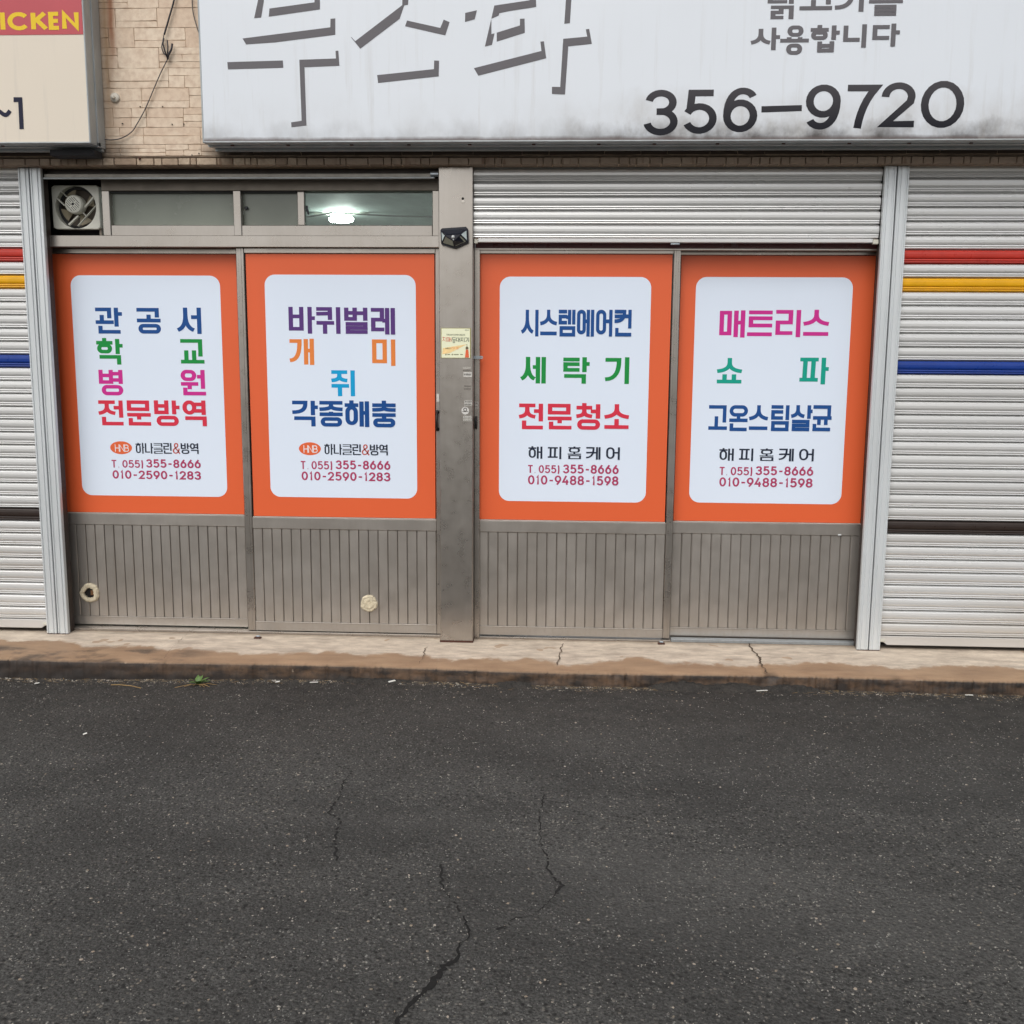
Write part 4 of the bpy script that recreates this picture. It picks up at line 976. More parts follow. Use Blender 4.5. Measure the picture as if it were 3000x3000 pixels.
# ================================================================== TRANSOM WINDOWS + ROOM BEHIND
TY = .10
tw = empty('transom_window', (-.95, TY, z_head1), 'long low window strip above the left doors, two frosted panes and one clear', 'window')
zt0 = z_head1+.0008; ztT = FZ(800, 541, TY); zr1 = FZ(800, 659, TY)
zg0, zg1 = zr1, FZ(800, 553, TY)
def X_(px): return FX(px, 610, TY)
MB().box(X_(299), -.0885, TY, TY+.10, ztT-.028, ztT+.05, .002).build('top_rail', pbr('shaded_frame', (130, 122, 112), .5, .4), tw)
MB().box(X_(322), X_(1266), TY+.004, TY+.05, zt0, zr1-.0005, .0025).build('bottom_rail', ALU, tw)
for a, b, yy in ((299, 321.5, 0), (684, 706.5, -.004), (1266.5, 1283, 0)):
    MB().box(X_(a), X_(b) if b < 1283 else -.0888, TY+yy, TY+.06, zt0+.0004, ztT-.0285, .0025).build('mullion', ALU, tw)
MB().box(X_(868), X_(889), TY+.022, TY+.05, zr1+.001, ztT-.0285, .0025).build('sash_stile', ALU, tw)
for a, b in ((322, 683.5), (707, 867.5)):
    xa, xb = X_(a), X_(b)
    MB().box(xa, xb, TY+.036, TY+.042, zr1, ztT-.029).build('frosted_pane', pbr('frosted_film', (128, 134, 124) if a < 500 else (148, 155, 143), .22, 0, .10, 3), tw)
    MB().box(xa, xb, TY+.012, TY+.0355, ztT-.036, ztT-.0292, .001).build('gasket', RUBB, tw)
MB().box(X_(889.5), X_(1266), TY+.040, TY+.045, zr1, ztT-.029).build('clear_pane', m_glass('clear_glass', (.93, .98, .96), .10), tw)
p = F(897, 611, TY)
MB().box(p.x-.006, p.x+.004, TY+.012, TY+.024, p.z-.012, p.z+.016, .002).build('latch', PLAS, tw)
MB().prism([(p.x-.004, p.z+.008), (p.x+.006, p.z+.006), (p.x+.012, p.z-.028), (p.x+.005, p.z-.028)], TY+.004, TY+.012, .001).build('latch_lever', PLAS, tw)
p = F(716, 608, TY); MB().box(p.x-.006, p.x+.010, TY+.02, TY+.034, p.z-.006, p.z+.008, .003).build('latch', PLAS, tw)

rm = empty('shop_interior', (-1.2, 2.4, 0), 'dim shop interior with lit pale ceiling behind the transom glass', 'room')
RH = 2.56
MB().box(-2.4, -.0, .24, 5.2, RH, RH+.05).build('ceiling', CEIL, rm)
MB().box(-2.4, 0, 5.2, 5.25, .0, RH).build('back_wall', INNER, rm); MB().box(-2.45, -2.4, .24, 5.2, .0, RH).build('side_wall', INNER, rm)
MB().box(0, .05, .24, 5.2, .0, RH).build('side_wall', INNER, rm); MB().box(-2.4, 0, .24, 5.2, .002, .02).build('inner_floor', pbr('interior_floor', (170, 168, 160), .6), rm)
MB().box(-2.4, 0, .27, .30, ztT+.02, RH-.001).build('front_bulkhead', INNER, rm)
# a strip lamp on the ceiling
lx = F(1000, 648, 3.4).x
lp = empty('strip_lamp', (lx, 3.4, RH-.02), 'short bright strip lamp glowing on the shop ceiling', 'lamp')
MB().box(lx-.22, lx+.22, 3.40, 3.46, RH-.018, RH-.002, .003).build('lamp_tray', FANP, lp)
MB().tube([(lx-.095, 3.4, RH-.062), (lx-.06, 3.4, RH-.056), (lx+.06, 3.4, RH-.056), (lx+.095, 3.4, RH-.062)], [.014, .028, .028, .014], 16).build('tube', m_emit('tube_glow', (.93, 1, .95), 90), lp)
MB().tube([(lx-.9, 3.62, RH-.02), (lx-.3, 3.55, RH-.02), (lx-.05, 3.3, RH-.02), (lx+.4, 3.5, RH-.02), (lx+1.0, 3.6, RH-.02)], .007, 8).build('cable', pbr('grey_cable', (120, 120, 116), .6), lp)

# ================================================================== EXHAUST FAN
fc = F(220, 603, .155); fan = empty('exhaust_fan', (fc.x, .16, fc.z), 'square off-white exhaust fan beside the transom windows', 'fan')
FYy = .128
hx, hz = (FX(291, 605, FYy)-FX(153, 605, FYy))/2, (FZ(220, 543, FYy)-FZ(220, 671, FYy))/2
cxx, czz = (FX(291, 605, FYy)+FX(153, 605, FYy))/2, (FZ(220, 543, FYy)+FZ(220, 671, FYy))/2
rr_ = .1035; m = MB(); n = 64
sq = []
for i in range(n):
    a = 2*math.pi*i/n; c_, s_ = math.cos(a), math.sin(a); k_ = min(hx/max(abs(c_), 1e-6), hz/max(abs(s_), 1e-6)); kk = min(k_, math.hypot(hx, hz)-.006)
    sq.append((cxx+c_*kk, czz+s_*kk))
ci = [(cxx+rr_*math.cos(2*math.pi*i/n), czz+rr_*math.sin(2*math.pi*i/n)) for i in range(n)]
r0 = [m.bm.verts.new((p[0], FYy+.03, p[1])) for p in sq]; r1 = [m.bm.verts.new((p[0], FYy+.002, p[1])) for p in sq]
r1b = [m.bm.verts.new((cxx+(p[0]-cxx)*.975, FYy, czz+(p[1]-czz)*.975)) for p in sq]
r2 = [m.bm.verts.new((p[0], FYy, p[1])) for p in ci]; r3 = [m.bm.verts.new((p[0], FYy+.06, p[1])) for p in ci]
for A, B in ((r0, r1), (r1, r1b), (r1b, r2), (r2, r3)):
    for i in range(n): m.bm.faces.new((A[i], A[(i+1) % n], B[(i+1) % n], B[i]))
m.build('housing', FANP, fan, fix=True)
MB().lathe((cxx, czz), [(rr_-.001, FYy+.035), (rr_-.014, FYy+.036)], 48).build('inner_ring', RUBB, fan, fix=True)
MB().box(cxx-rr_-.002, cxx+rr_+.002, FYy+.062, FYy+.07, czz-rr_, czz+rr_).build('back_louvre', pbr('louvre_brown', (96, 86, 76), .6), fan)
mx, mz = F(216.5, 598.5, FYy-.02).x, F(216.5, 598.5, FYy-.02).z
MB().lathe((mx, mz), [(0, FYy-.032), (.030, FYy-.032), (.041, FYy-.028), (.046, FYy-.018), (.047, FYy+.012), (.043, FYy+.03)], 36).build('motor_cover', FANP, fan, smooth=False)
MB().lathe((mx, mz), [(0, FYy-.0345), (.004, FYy-.0345), (.0065, FYy-.0325)], 16).build('hub_screw', RUBB, fan, fix=True)
for k_ in range(-3, 4):
    if k_ == 0: segs = ((-.030, -.011), (.011, .030))
    else:
        L_ = math.sqrt(max(0, .033**2-(k_*.0088)**2)); segs = ((-L_, -.002), (.004, L_)) if abs(k_) < 3 else ((-L_, L_),)
    for u, v in segs:
        d = Vector((.68, -.73)); nn = Vector((.73, .68)); A = Vector((mx, mz))+nn*k_*.0088+d*u; B = Vector((mx, mz))+nn*k_*.0088+d*v; w_ = nn*.0014
        MB().flat([tuple(A-w_), tuple(B-w_), tuple(B+w_), tuple(A+w_)], FYy-.0324).build('vent_slot', RUBB, fan)
for k_ in range(4):                                          # moulded blades
    a0 = R_(25+90*k_); m = MB(); ga = []
    for i in range(7):
        u = i/6; rr2 = .035+(.086-.035)*u; wdt = .42+.34*u
        ga.append([m.bm.verts.new((cxx+rr2*math.cos(a0+wdt*(j/4-.5)), FYy+.030+.018*(j/4-.5), czz+rr2*math.sin(a0+wdt*(j/4-.5)))) for j in range(5)])
    for A, B in zip(ga, ga[1:]):
        for j in range(4): m.bm.faces.new((A[j], A[j+1], B[j+1], B[j]))
    m.build('blade', FANB, fan, fix=True, smooth=True)
def fz(u, v, Y=FYy): q = F(130+u*.1035, 520+v*.1035, Y); return q.x, q.z
for (u0, v0), (u1, v1), w_ in (((420, 340), (650, 560), .0035), ((330, 560), (580, 800), .006), ((1400, 550), (1130, 860), .008), ((960, 1085), (690, 1340), .008), ((1460, 800), (950, 1370), .0035), ((1080, 985), (1180, 1090), .0035)):
    a, b = fz(u0, v0), fz(u1, v1); m = MB(); d = Vector((b[0]-a[0], b[1]-a[1])).normalized(); nn = Vector((-d.y, d.x))*w_/2
    A, B = Vector(a), Vector(b); m.prism([tuple(A-nn), tuple(B-nn), tuple(B+nn), tuple(A+nn)], FYy-.004, FYy+.012, .001); m.build('strut', FANP, fan)
MB().box(FX(118, 600, .22), FX(299, 600, .22), .222, .24, z_head1+.001, zb0-.002).build('fan_recess_panel', DARK, fr1)
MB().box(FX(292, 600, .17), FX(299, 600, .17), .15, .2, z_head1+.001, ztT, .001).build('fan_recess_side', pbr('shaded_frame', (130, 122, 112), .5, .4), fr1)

# ================================================================== SOLAR WALL LAMP ON THE PILLAR
sc_ = .0621
def lz(u, v): q = F(1280+u*sc_, 640+v*sc_, -.02); return (q.x, q.z)
lc = lz(830, 900)
lamp = empty('wall_lamp', (lc[0], -.001, lc[1]), 'black faceted solar wall lamp fixed on the metal pillar', 'lamp')
outer = [lz(*p) for p in ((165, 545), (240, 465), (1370, 390), (1465, 490), (1495, 1130), (1460, 1160), (900, 1415), (800, 1410), (230, 1240), (200, 1200))]
MB().prism(outer, -.022, -.0008, .002).build('body', PLAS, lamp)
O = [lz(*p) for p in ((190, 590), (1430, 520), (1470, 1120), (860, 1385), (215, 1180))]; I = [lz(*p) for p in ((410, 830), (1165, 790), (820, 1090))]
D0, D1 = -.0225, -.052
def v3(p, d): return (p[0], d, p[1])
facets = {'top': (O[0], O[1], I[1], I[0]), 'right': (O[1], O[2], I[1]), 'lr': (O[2], O[3], I[2], I[1]), 'll': (O[3], O[4], I[0], I[2]), 'left': (O[4], O[0], I[0]), 'mid': (I[0], I[1], I[2])}
dep = lambda p: D1 if p in I else D0
m = MB()
for f in facets.values(): m.face([v3(p, dep(p)) for p in f])
m.build('cowl', PLAS, lamp, fix=True)
def on_plane(f, p, off):
    tri = [Vector(v3(q, dep(q))) for q in (f[0], f[1], f[-1])]; nn = (tri[1]-tri[0]).cross(tri[2]-tri[0]).normalized()
    y = tri[0].y-((p[0]-tri[0].x)*nn.x+(p[1]-tri[0].z)*nn.z)/nn.y; return (p[0], y-off, p[1])
for key, pts, mt in (('left', ((228, 660), (402, 835), (252, 1090)), LENS), ('right', ((1398, 580), (1175, 790), (1425, 1030)), LENS),
                     ('ll', ((450, 905), (778, 1100), (803, 1318), (295, 1160)), LENS2), ('lr', ((852, 1098), (1150, 868), (1382, 1092), (886, 1310)), LENS2)):
    MB().face([on_plane(facets[key], lz(*p), .0025) for p in pts]).build('lens', mt, lamp, fix=True)
MB().face([on_plane(facets['top'], lz(*p), .002) for p in ((330, 560), (1300, 505), (1120, 745), (450, 790))]).build('solar_panel', pbr('solar_cell', (34, 38, 48), .15, 0, .05), lamp, fix=True)
q = lz(795, 908); MB().lathe(q, [(0, D1-.010), (.0045, D1-.009), (.0075, D1-.005), (.0085, D1-.0)], 20).build('sensor_dome', pbr('sensor_white', (196, 200, 200), .35), lamp, smooth=True, fix=True)
q = lz(808, 1036); MB().lathe(q, [(0, D1-.003), (.003, D1-.002), (.003, D1+.003)], 10).build('button', pbr('sensor_white', (196, 200, 200), .35), lamp, fix=True)

# ================================================================== STICKERS ON THE PILLAR
o5, q5 = (1230, 900), .2588
def sb(b, Y=-.001): B = boxm(o5, q5, b, Y); return B[0], B[2], -B[3], -B[1]
x0, x1, z0, z1 = sb((238, 235, 578, 578))
st = tag(MB().box(x0, x1, -.0022, -.0006, z0, z1).build('notice_sticker', pbr('olive_border', (150, 142, 88), .4), None, origin=((x0+x1)/2, 0, (z0+z1)/2)),
         'square cream notice with red and black Korean words and an orange lighthouse', 'sticker')
x0, x1, z0, z1 = sb((246, 241, 568, 572))
MB().box(x0, x1, -.0028, -.0023, z0, z1).build('sheet', pbr('cream_print', (236, 238, 206), .4, 0, .01), st)
o6, q6 = (1280, 950), .07764
P6 = lambda u, v: (F(o6[0]+u*q6, o6[1]+v*q6, 0).x, F(o6[0]+u*q6, o6[1]+v*q6, 0).z)
B6 = lambda b: boxm(o6, q6, b, 0)
Yk = -.0031
MB().flat([P6(1130, 755), P6(230, 900), P6(200, 1130), P6(480, 1095)], Yk).build('beam_print', pbr('beam_print', (240, 208, 148), .4, 0, .2, 30), st)
ink = Ink(Yk-.0003)
ink.syl('치', B6((210, 480, 360, 655)), .0021, .0018); ink.syl('매', B6((378, 490, 545, 660)), .0021, .0018); ink.build('lettering', ink_mat('notice_red', (206, 84, 62)), st)
ink = Ink(Yk-.0003)
for ch, b in (('등', (545, 490, 735, 705)), ('대', (725, 500, 880, 668)), ('지', (895, 500, 1045, 668)), ('기', (1065, 500, 1218, 668))): ink.syl(ch, B6(b), .0023, .0019)
ink.build('lettering', ink_mat('notice_green_black', (58, 70, 56)), st)
def font_run(txt, b, mat, parent, Y):
    """small print from Blender's own built-in typeface, fitted to a measured box"""
    c = bpy.data.curves.new('text', 'FONT'); c.body = txt; c.offset = .012; o = bpy.data.objects.new('text', c); COL.objects.link(o)
    me = bpy.data.meshes.new_from_object(o.evaluated_get(bpy.context.evaluated_depsgraph_get())); COL.objects.unlink(o); bpy.data.objects.remove(o)
    B = b; xs = [v.co.x for v in me.vertices]; ys = [v.co.y for v in me.vertices]
    if not xs: return
    ax, bx, ay, by = min(xs), max(xs), min(ys), max(ys); o0 = wl(parent)
    for v in me.vertices:
        X = B[0]+(v.co.x-ax)/(bx-ax)*(B[2]-B[0]); Z = -B[3]+(v.co.y-ay)/(by-ay)*(B[3]-B[1]); v.co = Vector((X, Y, Z))-o0
    me.materials.clear(); me.materials.append(mat); return link('lettering', me, parent, o0)
DK = ink_mat('notice_dark', (86, 96, 76))
font_run('치매로부터 안전한 경상남도', B6((360, 365, 1068, 435)), DK, st, Yk-.0003)
font_run('경상남도', B6((1055, 198, 1215, 245)), DK, st, Yk-.0003)
font_run('실종신고', B6((320, 880, 515, 938)), DK, st, Yk-.0005)
font_run('112', B6((665, 868, 815, 938)), ink_mat('notice_orange', (222, 120, 80)), st, Yk-.0005)
ink = Ink(Yk-.0006)
B = B6((560, 880, 625, 936)); ink.put([(B[0], B[3]), (B[0], B[1]), (B[2], B[1]), (B[2], B[3])], 0, .0012, .0012)
ink.build('icon_print', ink_mat('notice_orange', (222, 120, 80)), st)
m = MB(); m.flat([P6(1095, 960), P6(1185, 960), P6(1215, 1255), P6(1060, 1255)], Yk-.0006); m.build('lighthouse_print', pbr('lighthouse_orange', (232, 104, 62), .4), st)
m = MB(); m.flat([P6(1085, 890), P6(1100, 850), P6(1130, 835), P6(1150, 760), P6(1118, 760), P6(1140, 835), P6(1175, 850), P6(1192, 900), P6(1190, 940), P6(1095, 955)], Yk-.0007); m.build('lantern_print', pbr('lighthouse_olive', (110, 96, 70), .4), st)
m = MB()
for u0, u1 in ((400, 500), (635, 822), (880, 980)): m.flat([P6(u0, 1125), P6(u1, 1125), P6(u1, 1158), P6(u0, 1158)], Yk-.0004)
for u in (342, 585): m.flat([P6(u+30*math.cos(i*.52), 1140+30*math.sin(i*.52)) for i in range(12)], Yk-.0004)
m.build('small_print', ink_mat('notice_small', (138, 140, 112)), st)

def small_sticker(b, col, label, rows, cat='sticker', Y=-.0004, grp='small worn stickers by the door handles'):
    x0, x1, z0, z1 = sb(b, Y)
    s = tag(MB().box(x0, x1, Y-.0006, Y, z0, z1).build('small_sticker', pbr('sticker_%d_%d' % (col[0], rows), col, .5, 0, .15, 200), None, origin=((x0+x1)/2, Y, (z0+z1)/2)), label, cat, grp)
    if rows:
        m = MB(); r = random.Random(b[0]); h = (z1-z0)/rows
        for i in range(rows):
            x = x0+.002
            while x < x1-.003:
                w_ = r.uniform(.0012, .003); m.flat([(x, z0+h*(i+.25)), (x+w_, z0+h*(i+.25)), (x+w_, z0+h*(i+.75)), (x, z0+h*(i+.75))], Y-.0009); x += w_+r.uniform(.0006, .0012)
        m.build('faded_print', pbr('faded_print', (96, 92, 88), .6), s)['kind'] = 'stuff'
    return s
small_sticker((494, 737, 588, 787), (214, 212, 206), 'torn white sticker on the pillar, uppermost white one under the cream notice', 1)
small_sticker((486, 675, 578, 698), (172, 168, 160), 'faint grey sticker trace on the pillar just under the cream notice', 0)
small_sticker((486, 701, 578, 730), (142, 136, 128), 'almost erased grey sticker on the pillar, just above the torn white one', 1)
small_sticker((498, 880, 582, 940), (144, 138, 130), 'faint worn sticker halfway down the row of stickers on the pillar', 2)
small_sticker((504, 1057, 592, 1113), (190, 188, 182), 'scratched pale sticker right above the round one on the pillar', 2)
small_sticker((491, 1232, 584, 1257), (208, 206, 200), 'narrow white sticker right under the round one on the pillar', 1)
small_sticker((491, 1265, 584, 1290), (200, 198, 190), 'lowest narrow white sticker on the pillar', 1)
small_sticker((189, 980, 220, 1070), (206, 204, 198), 'upright white sticker on the door stile left of the pillar', 0, Y=FR-.0026)
small_sticker((627, 1070, 660, 1145), (176, 172, 166), 'upright scratched sticker on the jamb right of the pillar', 2, Y=.0775)
B = boxm(o5, q5, (471, 1129, 557, 1215), 0); cxs, czs, rs = (B[0]+B[2])/2, -(B[1]+B[3])/2, (B[2]-B[0])/2
rsx = tag(MB().lathe((cxs, czs), [(0, -.0012), (rs, -.0012), (rs, -.0004)], 28).build('small_sticker', pbr('sticker_round', (208, 206, 202), .5, 0, .1, 200), None, fix=True, origin=(cxs, 0, czs)), 'round white sticker with a grey emblem on the pillar', 'sticker', 'small worn stickers by the door handles')
m = MB(); m.lathe((cxs, czs+rs*.3), [(rs*.28, -.0016), (rs*.52, -.0016)], 16); m.flat([(cxs-rs*.8, czs-rs*.12), (cxs+rs*.8, czs-rs*.12), (cxs+rs*.7, czs-rs*.3), (cxs-rs*.7, czs-rs*.3)], -.0017)
m.build('emblem_print', pbr('faded_print', (96, 92, 88), .6), rsx, fix=True)
# dent hole in the pillar
p = F(1356, 582, 0)
MB().lathe((p.x, p.z), [(0, -.0009), (.005, -.0007), (.0065, -.0001)], 14).build('dent', DARK, pil, fix=True)
MB().lathe((p.x+.001, p.z-.014), [(0, -.0012), (.006, -.0009), (.008, -.0001)], 14).build('dent_rim', pbr('bare_metal', (220, 214, 204), .3, .3), pil, fix=True)

# ================================================================== CABLES AND FITTINGS ON THE WALL
def cable(pts, r, Y, name, label, mat, sub=6):
    P = [F(x, y, Y if not isinstance(Y, dict) else Y.get(i, -.06)) for i, (x, y) in enumerate(pts)]
    out = []
    for i in range(len(P)-1):
        p0, p1, p2, p3 = P[max(i-1, 0)], P[i], P[i+1], P[min(i+2, len(P)-1)]
        for k in range(sub):
            t = k/sub; out.append(.5*((2*p1)+(-p0+p2)*t+(2*p0-5*p1+4*p2-p3)*t*t+(-p0+3*p1-3*p2+p3)*t**3))
    out.append(P[-1]); c = P[len(P)//2]
    return tag(MB().tube(out, r, 8).build(name, mat, None, smooth=True, origin=c), label, 'cable')
CB = pbr('black_cable', (34, 32, 40), .5); CG = pbr('grey_cable_dark', (78, 74, 74), .5)
cable([(522, -60), (510, 0), (496, 50), (481, 102)], .0042, -.062, 'cable', 'thick black cable hanging from above on the stone wall', CB)
cable([(480, 103), (476, 125), (474, 138), (479, 155), (488, 163), (491, 172), (470, 215), (450, 262), (425, 320), (402, 362), (385, 387), (355, 405), (325, 410), (304, 408)], .0026, -.060, 'cable', 'thin grey cable looping down from the black one to the cream sign', CG)
cable([(562, -60), (563, 0), (565, 32), (573, 66), (583, 96), (592, 110)], .0024, -.058, 'cable', 'thin grey cable beside the left end of the white sign', CG)
hk = empty('cable_clip', (F(492, 140, -.055).x, -.055, F(492, 140, -.055).z), 'black wire ends and taped clip in the middle of the stone wall', 'cable clip')
for pts, r in (([(480, 112), (477, 128), (483, 150), (490, 168)], .0036), ([(490, 118), (492, 140), (491, 160)], .0032), ([(505, 128), (502, 145), (494, 160), (491, 173)], .0048)):
    MB().tube([F(x, y, -.066) for x, y in pts], r, 8).build('wire_end', CB, hk, smooth=True)
p = F(337, 286, -.05)
vc = empty('pipe_cap', (p.x, -.05, p.z), 'round white pipe cap on the stone wall', 'pipe cap')
MB().lathe((p.x, p.z), [(.0215, -.040), (.0225, -.052), (.019, -.058), (.010, -.060), (0, -.060)], 28).build('cap', pbr('cap_white', (206, 200, 188), .6), vc, smooth=True, fix=True)
MB().lathe((p.x-.002, p.z-.001), [(.008, -.060), (.009, -.070), (.006, -.073), (0, -.074)], 20).build('plug', pbr('cap_white', (206, 200, 188), .6), vc, smooth=True, fix=True)
for i, (x, y) in enumerate(((410, 312), (476, 312), (358, 362), (504, 364), (538, 363), (562, 454), (582, 449), (610, 450))):
    q = F(x, y, -.05); 
    if x > 590: continue
    MB().lathe((q.x, q.z), [(0, -.0515), (.0026, -.051), (.003, -.044)], 8).build('nail_hole', DARK, wall, fix=True)
q = F(409, 464, -.06); MB().lathe((q.x, q.z), [(0, -.068), (.005, -.067), (.006, -.058)], 12).build('rusty_bolt', RUST, wall, fix=True)

# ================================================================== LITTER, WEED, GRIT
wp = G(580, 2003, -.075); r = random.Random(5)
wd_ = empty('weed', (wp.x, wp.y, road_z(wp.x)), 'small green weed growing at the foot of the step', 'weed')
LEAF = pbr('weed_leaf', (82, 112, 52), .5, 0, .25, 60); DRY = pbr('dry_stem', (150, 124, 84), .8, 0, .2, 60)
for k in range(15):
    a = r.uniform(0, 2*math.pi); ln = r.uniform(.028, .062); el = r.uniform(.35, 1.25); z0 = road_z(wp.x)+.008; m = MB(); pts = []
    for i in range(6):
        t = i/5; w_ = .0105*math.sin(math.pi*min(1, t*.9+.08))*r.uniform(.8, 1.2); rad = ln*t*math.cos(el*(1-t*.4)); z = z0+ln*t*math.sin(el*(1-t*.4))
        px, py = wp.x+rad*math.cos(a), wp.y+rad*math.sin(a)*.7
        pts.append(((px-w_*math.sin(a), py+w_*math.cos(a), z), (px, py, z-.0015), (px+w_*math.sin(a), py-w_*math.cos(a), z)))
    for A, B in zip(pts, pts[1:]): m.face([A[0], B[0], B[1], A[1]]); m.face([A[1], B[1], B[2], A[2]])
    m.build('leaf', LEAF, wd_)
for k in range(7):
    a = r.uniform(math.pi*.95, 2.05*math.pi); ln = r.uniform(.03, .09)
    MB().tube([(wp.x, wp.y, road_z(wp.x)+.006), (wp.x+ln*.5*math.cos(a), wp.y+ln*.3*math.sin(a), road_z(wp.x)+.010), (wp.x+ln*math.cos(a), wp.y+ln*.6*math.sin(a), road_z(wp.x)+.004)], [.002, .0015, .0008], 5).build('dry_stem', DRY, wd_)
def twig(pts, rr2, label, mat=DRY):
    P = [G(x, y, -.078) for x, y in pts]
    for p in P: p.z = road_z(p.x)+.005
    tag(MB().tube(P, rr2, 6).build('twig', mat, None, origin=P[0]), label, 'twig', 'dry twigs along the kerb')
twig([(325, 2002), (350, 2002), (385, 2006), (413, 2013)], .0022, 'long curved dry twig lying on the road at the left')
twig([(512, 2013), (540, 2007), (560, 2003)], .0016, 'short dry twig just left of the weed')
twig([(2895, 2036), (2928, 2035)], .0028, 'short orange stick near the step at the far right', pbr('orange_stick', (206, 140, 84), .6))
twig([(2966, 2036), (2985, 2032), (2998, 2028)], .0016, 'thin dry twig by the right edge of the photo')
def scrap(x, y, L, W, rot, label, col=(226, 226, 220)):
    p = G(x, y, -.078); z = road_z(p.x)+.0045; c, s = math.cos(rot), math.sin(rot); m = MB()
    q = [(-L/2, -W/2), (L/2, -W/2*.8), (L/2*.92, W/2), (-L/2*.95, W/2*.9)]
    top = [(p.x+u*c-v*s, p.y+u*s+v*c, z+.0025+(.003 if i in (1, 2) else 0)) for i, (u, v) in enumerate(q)]; bot = [(a, b, cc-.0012) for a, b, cc in top]
    m.face(top); m.face(bot[::-1])
    for i in range(4): m.face([top[i], bot[i], bot[(i+1) % 4], top[(i+1) % 4]])
    bmesh.ops.remove_doubles(m.bm, verts=m.bm.verts[:], dist=1e-5)
    tag(m.build('paper_scrap', pbr('scrap_%d' % col[2], col, .6), None, fix=True, origin=p), label, 'paper scrap', 'white paper scraps in the gutter')
scrap(814, 2001, .020, .016, .1, 'small square paper scrap at the kerb below the second door, leftmost of two')
scrap(920, 2004, .040, .010, -.05, 'narrow paper strip at the kerb below the foam plug')
scrap(1148, 2004, .034, .018, .5, 'bright torn paper scrap at the kerb left of the pillar')
scrap(1072, 1999, .030, .006, 0, 'thin paper sliver at the kerb between strip and torn scrap')
scrap(2232, 2034, .052, .008, .05, 'long white stick of paper on the road below the right door')
scrap(2838, 2047, .034, .009, -.3, 'curled white scrap on the road at the right')
scrap(2026, 2014, .022, .006, .2, 'tiny pale scrap on the road below the inner right door')
scrap(108, 1996, .022, .010, .3, 'small crumpled scrap by the kerb at the far left')
scrap(249, 2148, .016, .012, .6, 'tiny white crumb alone on the asphalt at the left')
for x, y, lb in ((755, 1868, 'rusty roller stop on the step under the second door'), (2142, 1878, None), (1937, 1885, 'rusty roller stop on the step under the third door')):
    if lb is None: continue
    p = G(x, y, .004); rs_ = empty('roller_stop', (p.x, p.y, .001), lb, 'door stop', 'rusty stops under the doors')
    MB().box(p.x-.018, p.x+.018, p.y-.012, p.y+.012, .001, .007, .002).build('plate', RUST, rs_); MB().box(p.x-.010, p.x+.012, p.y-.002, p.y+.012, .007, .014, .003).build('tongue', STEEL, rs_)
p = F(2466, 1571, FR-.001); MB().box(p.x-.008, p.x+.010, RE-.006, RE+.001, p.z-.005, p.z+.003, .002).build('white_smear', pbr('sensor_white', (196, 200, 200), .35), dD)

# loose grit: many low chips as one mass
def chips(name, spec, mat, label, seed):
    r = random.Random(seed); vs, fs = [], []
    for (x, y, s) in spec:
        z = (road_z(x) if y < edge_y(x) else 0)+.0002; n = 5; a0 = r.uniform(0, 6.28); b = len(vs); el = r.uniform(.45, 1)
        ca, sa = math.cos(a0), math.sin(a0)
        for i in range(n):
            t = 2*math.pi*i/n; q = s*r.uniform(.7, 1.2); u, v = q*math.cos(t), q*math.sin(t)*el; vs.append((x+u*ca-v*sa, y+u*sa+v*ca, z-.001))
        for i in range(n):
            t = 2*math.pi*i/n; q = s*r.uniform(.45, .75); u, v = q*math.cos(t), q*math.sin(t)*el; vs.append((x+u*ca-v*sa, y+u*sa+v*ca, z+s*r.uniform(.18, .42)))
        fs.append(tuple(b+n+i for i in range(n)))
        for i in range(n): fs.append((b+i, b+(i+1) % n, b+n+(i+1) % n, b+n+i))
    me = bpy.data.meshes.new(name); me.from_pydata(vs, [], fs); me.materials.append(mat); o = link(name, me); return tag(o, label, None, None, 'stuff')
def chip_mat(name, stops):
    k = N(name); v = k.n('ShaderNodeTexVoronoi'); v.inputs['Scale'].default_value = 45; k.l(k.pos(), v.inputs['Vector'])
    s_ = k.n('ShaderNodeSeparateColor'); k.l(v.outputs['Color'], s_.inputs[0]); k.l(k.ramp(s_.outputs[0], stops), k.b.inputs['Base Color']); k.b.inputs['Roughness'].default_value = .75; return k.m
r = random.Random(12)
sp = []
for i in range(34000):
    y = -3.35+2.9*r.random()**1.0; x = .5+r.uniform(-1, 1)*(1.3+(y+3.35)*.62); sp.append((x, y, r.choice([.0018, .0022, .0028, .0036])*r.uniform(.8, 1.3)))
chips('aggregate', sp, chip_mat('aggregate_stone', [(0, (.025, .025, .024)), (.45, (.09, .089, .084)), (.75, (.18, .178, .166)), (1, (.34, .32, .28))]), 'fine pale stone chips bedded in the asphalt', 1)
sp = []
for i in range(650):
    y = -3.35+2.8*r.random(); x = .5+r.uniform(-1, 1)*(1.3+(y+3.35)*.62); sp.append((x, y, r.uniform(.003, .0065)))
chips('gravel', sp, chip_mat('tan_gravel', [(0, (.20, .17, .13)), (.5, (.30, .24, .18)), (1, (.42, .38, .33))]), 'scattered tan pebbles set in the road surface', 2)
sp = []
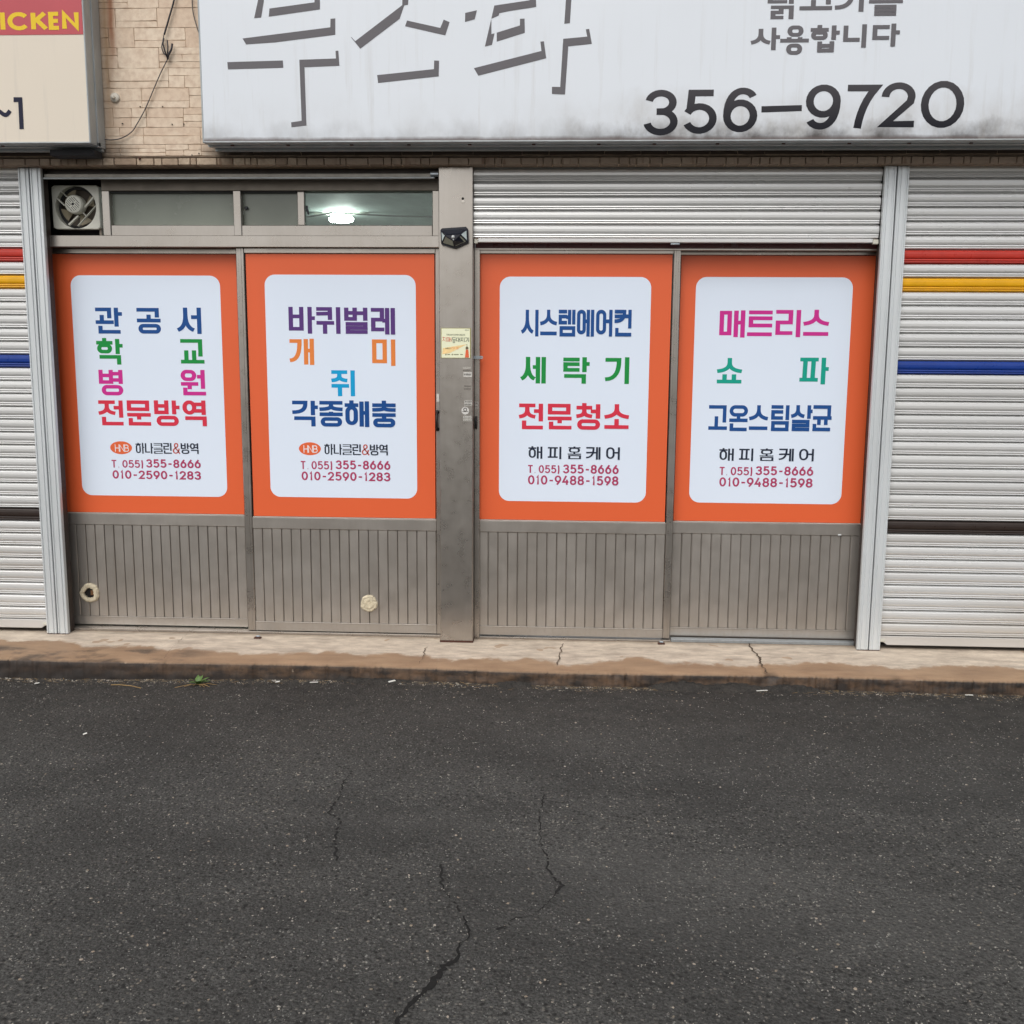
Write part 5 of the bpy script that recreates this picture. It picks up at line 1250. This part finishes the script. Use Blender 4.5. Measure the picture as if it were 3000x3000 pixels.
for i in range(7000):
    x = r.uniform(-2.8, 3.0); sp.append((x, edge_y(x)-.006-abs(r.gauss(0, .028)), r.choice([.0018, .0025, .0035, .005])*r.uniform(.7, 1.3)))
chips('gutter_grit', sp, chip_mat('gutter_grit_mix', [(0, (.03, .028, .025)), (.4, (.07, .06, .05)), (.8, (.24, .19, .13)), (1, (.5, .47, .42))]), 'grit and dry crumbs gathered along the kerb', 3)
# straw bits along the kerb
m = MB(); r = random.Random(77)
for i in range(330):
    x = r.uniform(-2.7, 3.0); y = edge_y(x)-.012-abs(r.gauss(0, .03)); a = r.gauss(0, .5); L_ = r.uniform(.008, .035); z = road_z(x)+r.uniform(.002, .006)
    d = Vector((math.cos(a), math.sin(a), 0))*L_/2; nn = Vector((-math.sin(a), math.cos(a), 0))*r.uniform(.0006, .0014)
    c = Vector((x, y, z)); m.face([c-d-nn, c+d-nn, c+d+nn, c-d+nn])
m.build('straw_litter', DRY, None)['kind'] = 'stuff'
bpy.data.objects['straw_litter']['label'] = 'bits of straw lying along the kerb'
# broken asphalt lip creeping up the kerb
def lip(x0, x1, h, seed):
    r = random.Random(seed); m = MB(); n = int((x1-x0)/.012); A, B, Cc = [], [], []
    for i in range(n+1):
        x = x0+(x1-x0)*i/n; env = max(0., math.sin(math.pi*i/n))**.6; e = edge_y(x)
        A.append(m.bm.verts.new((x, e-.006-.055*env-r.uniform(0, .012), road_z(x)+.0008)))
        B.append(m.bm.verts.new((x, e-.02*env-.004, road_z(x)+.001+h*env*r.uniform(.55, .9))))
        Cc.append(m.bm.verts.new((x, e+.004, road_z(x)+.001+h*env*r.uniform(.75, 1.1))))
    for P, Q_ in ((A, B), (B, Cc)):
        for i in range(n): m.bm.faces.new((P[i], P[i+1], Q_[i+1], Q_[i]))
    return m.build('asphalt_lip', ASPH, road, fix=True)
lip(G(1905, 2000).x, G(2100, 2000).x, .032, 1); lip(G(2050, 2000).x, G(2260, 2000).x, .026, 2); lip(G(2240, 2000).x, G(2420, 2000).x, .024, 3); lip(G(1440, 1990).x, G(1560, 1990).x, .016, 4); lip(G(950, 1990).x, G(1200, 1990).x, .012, 5)
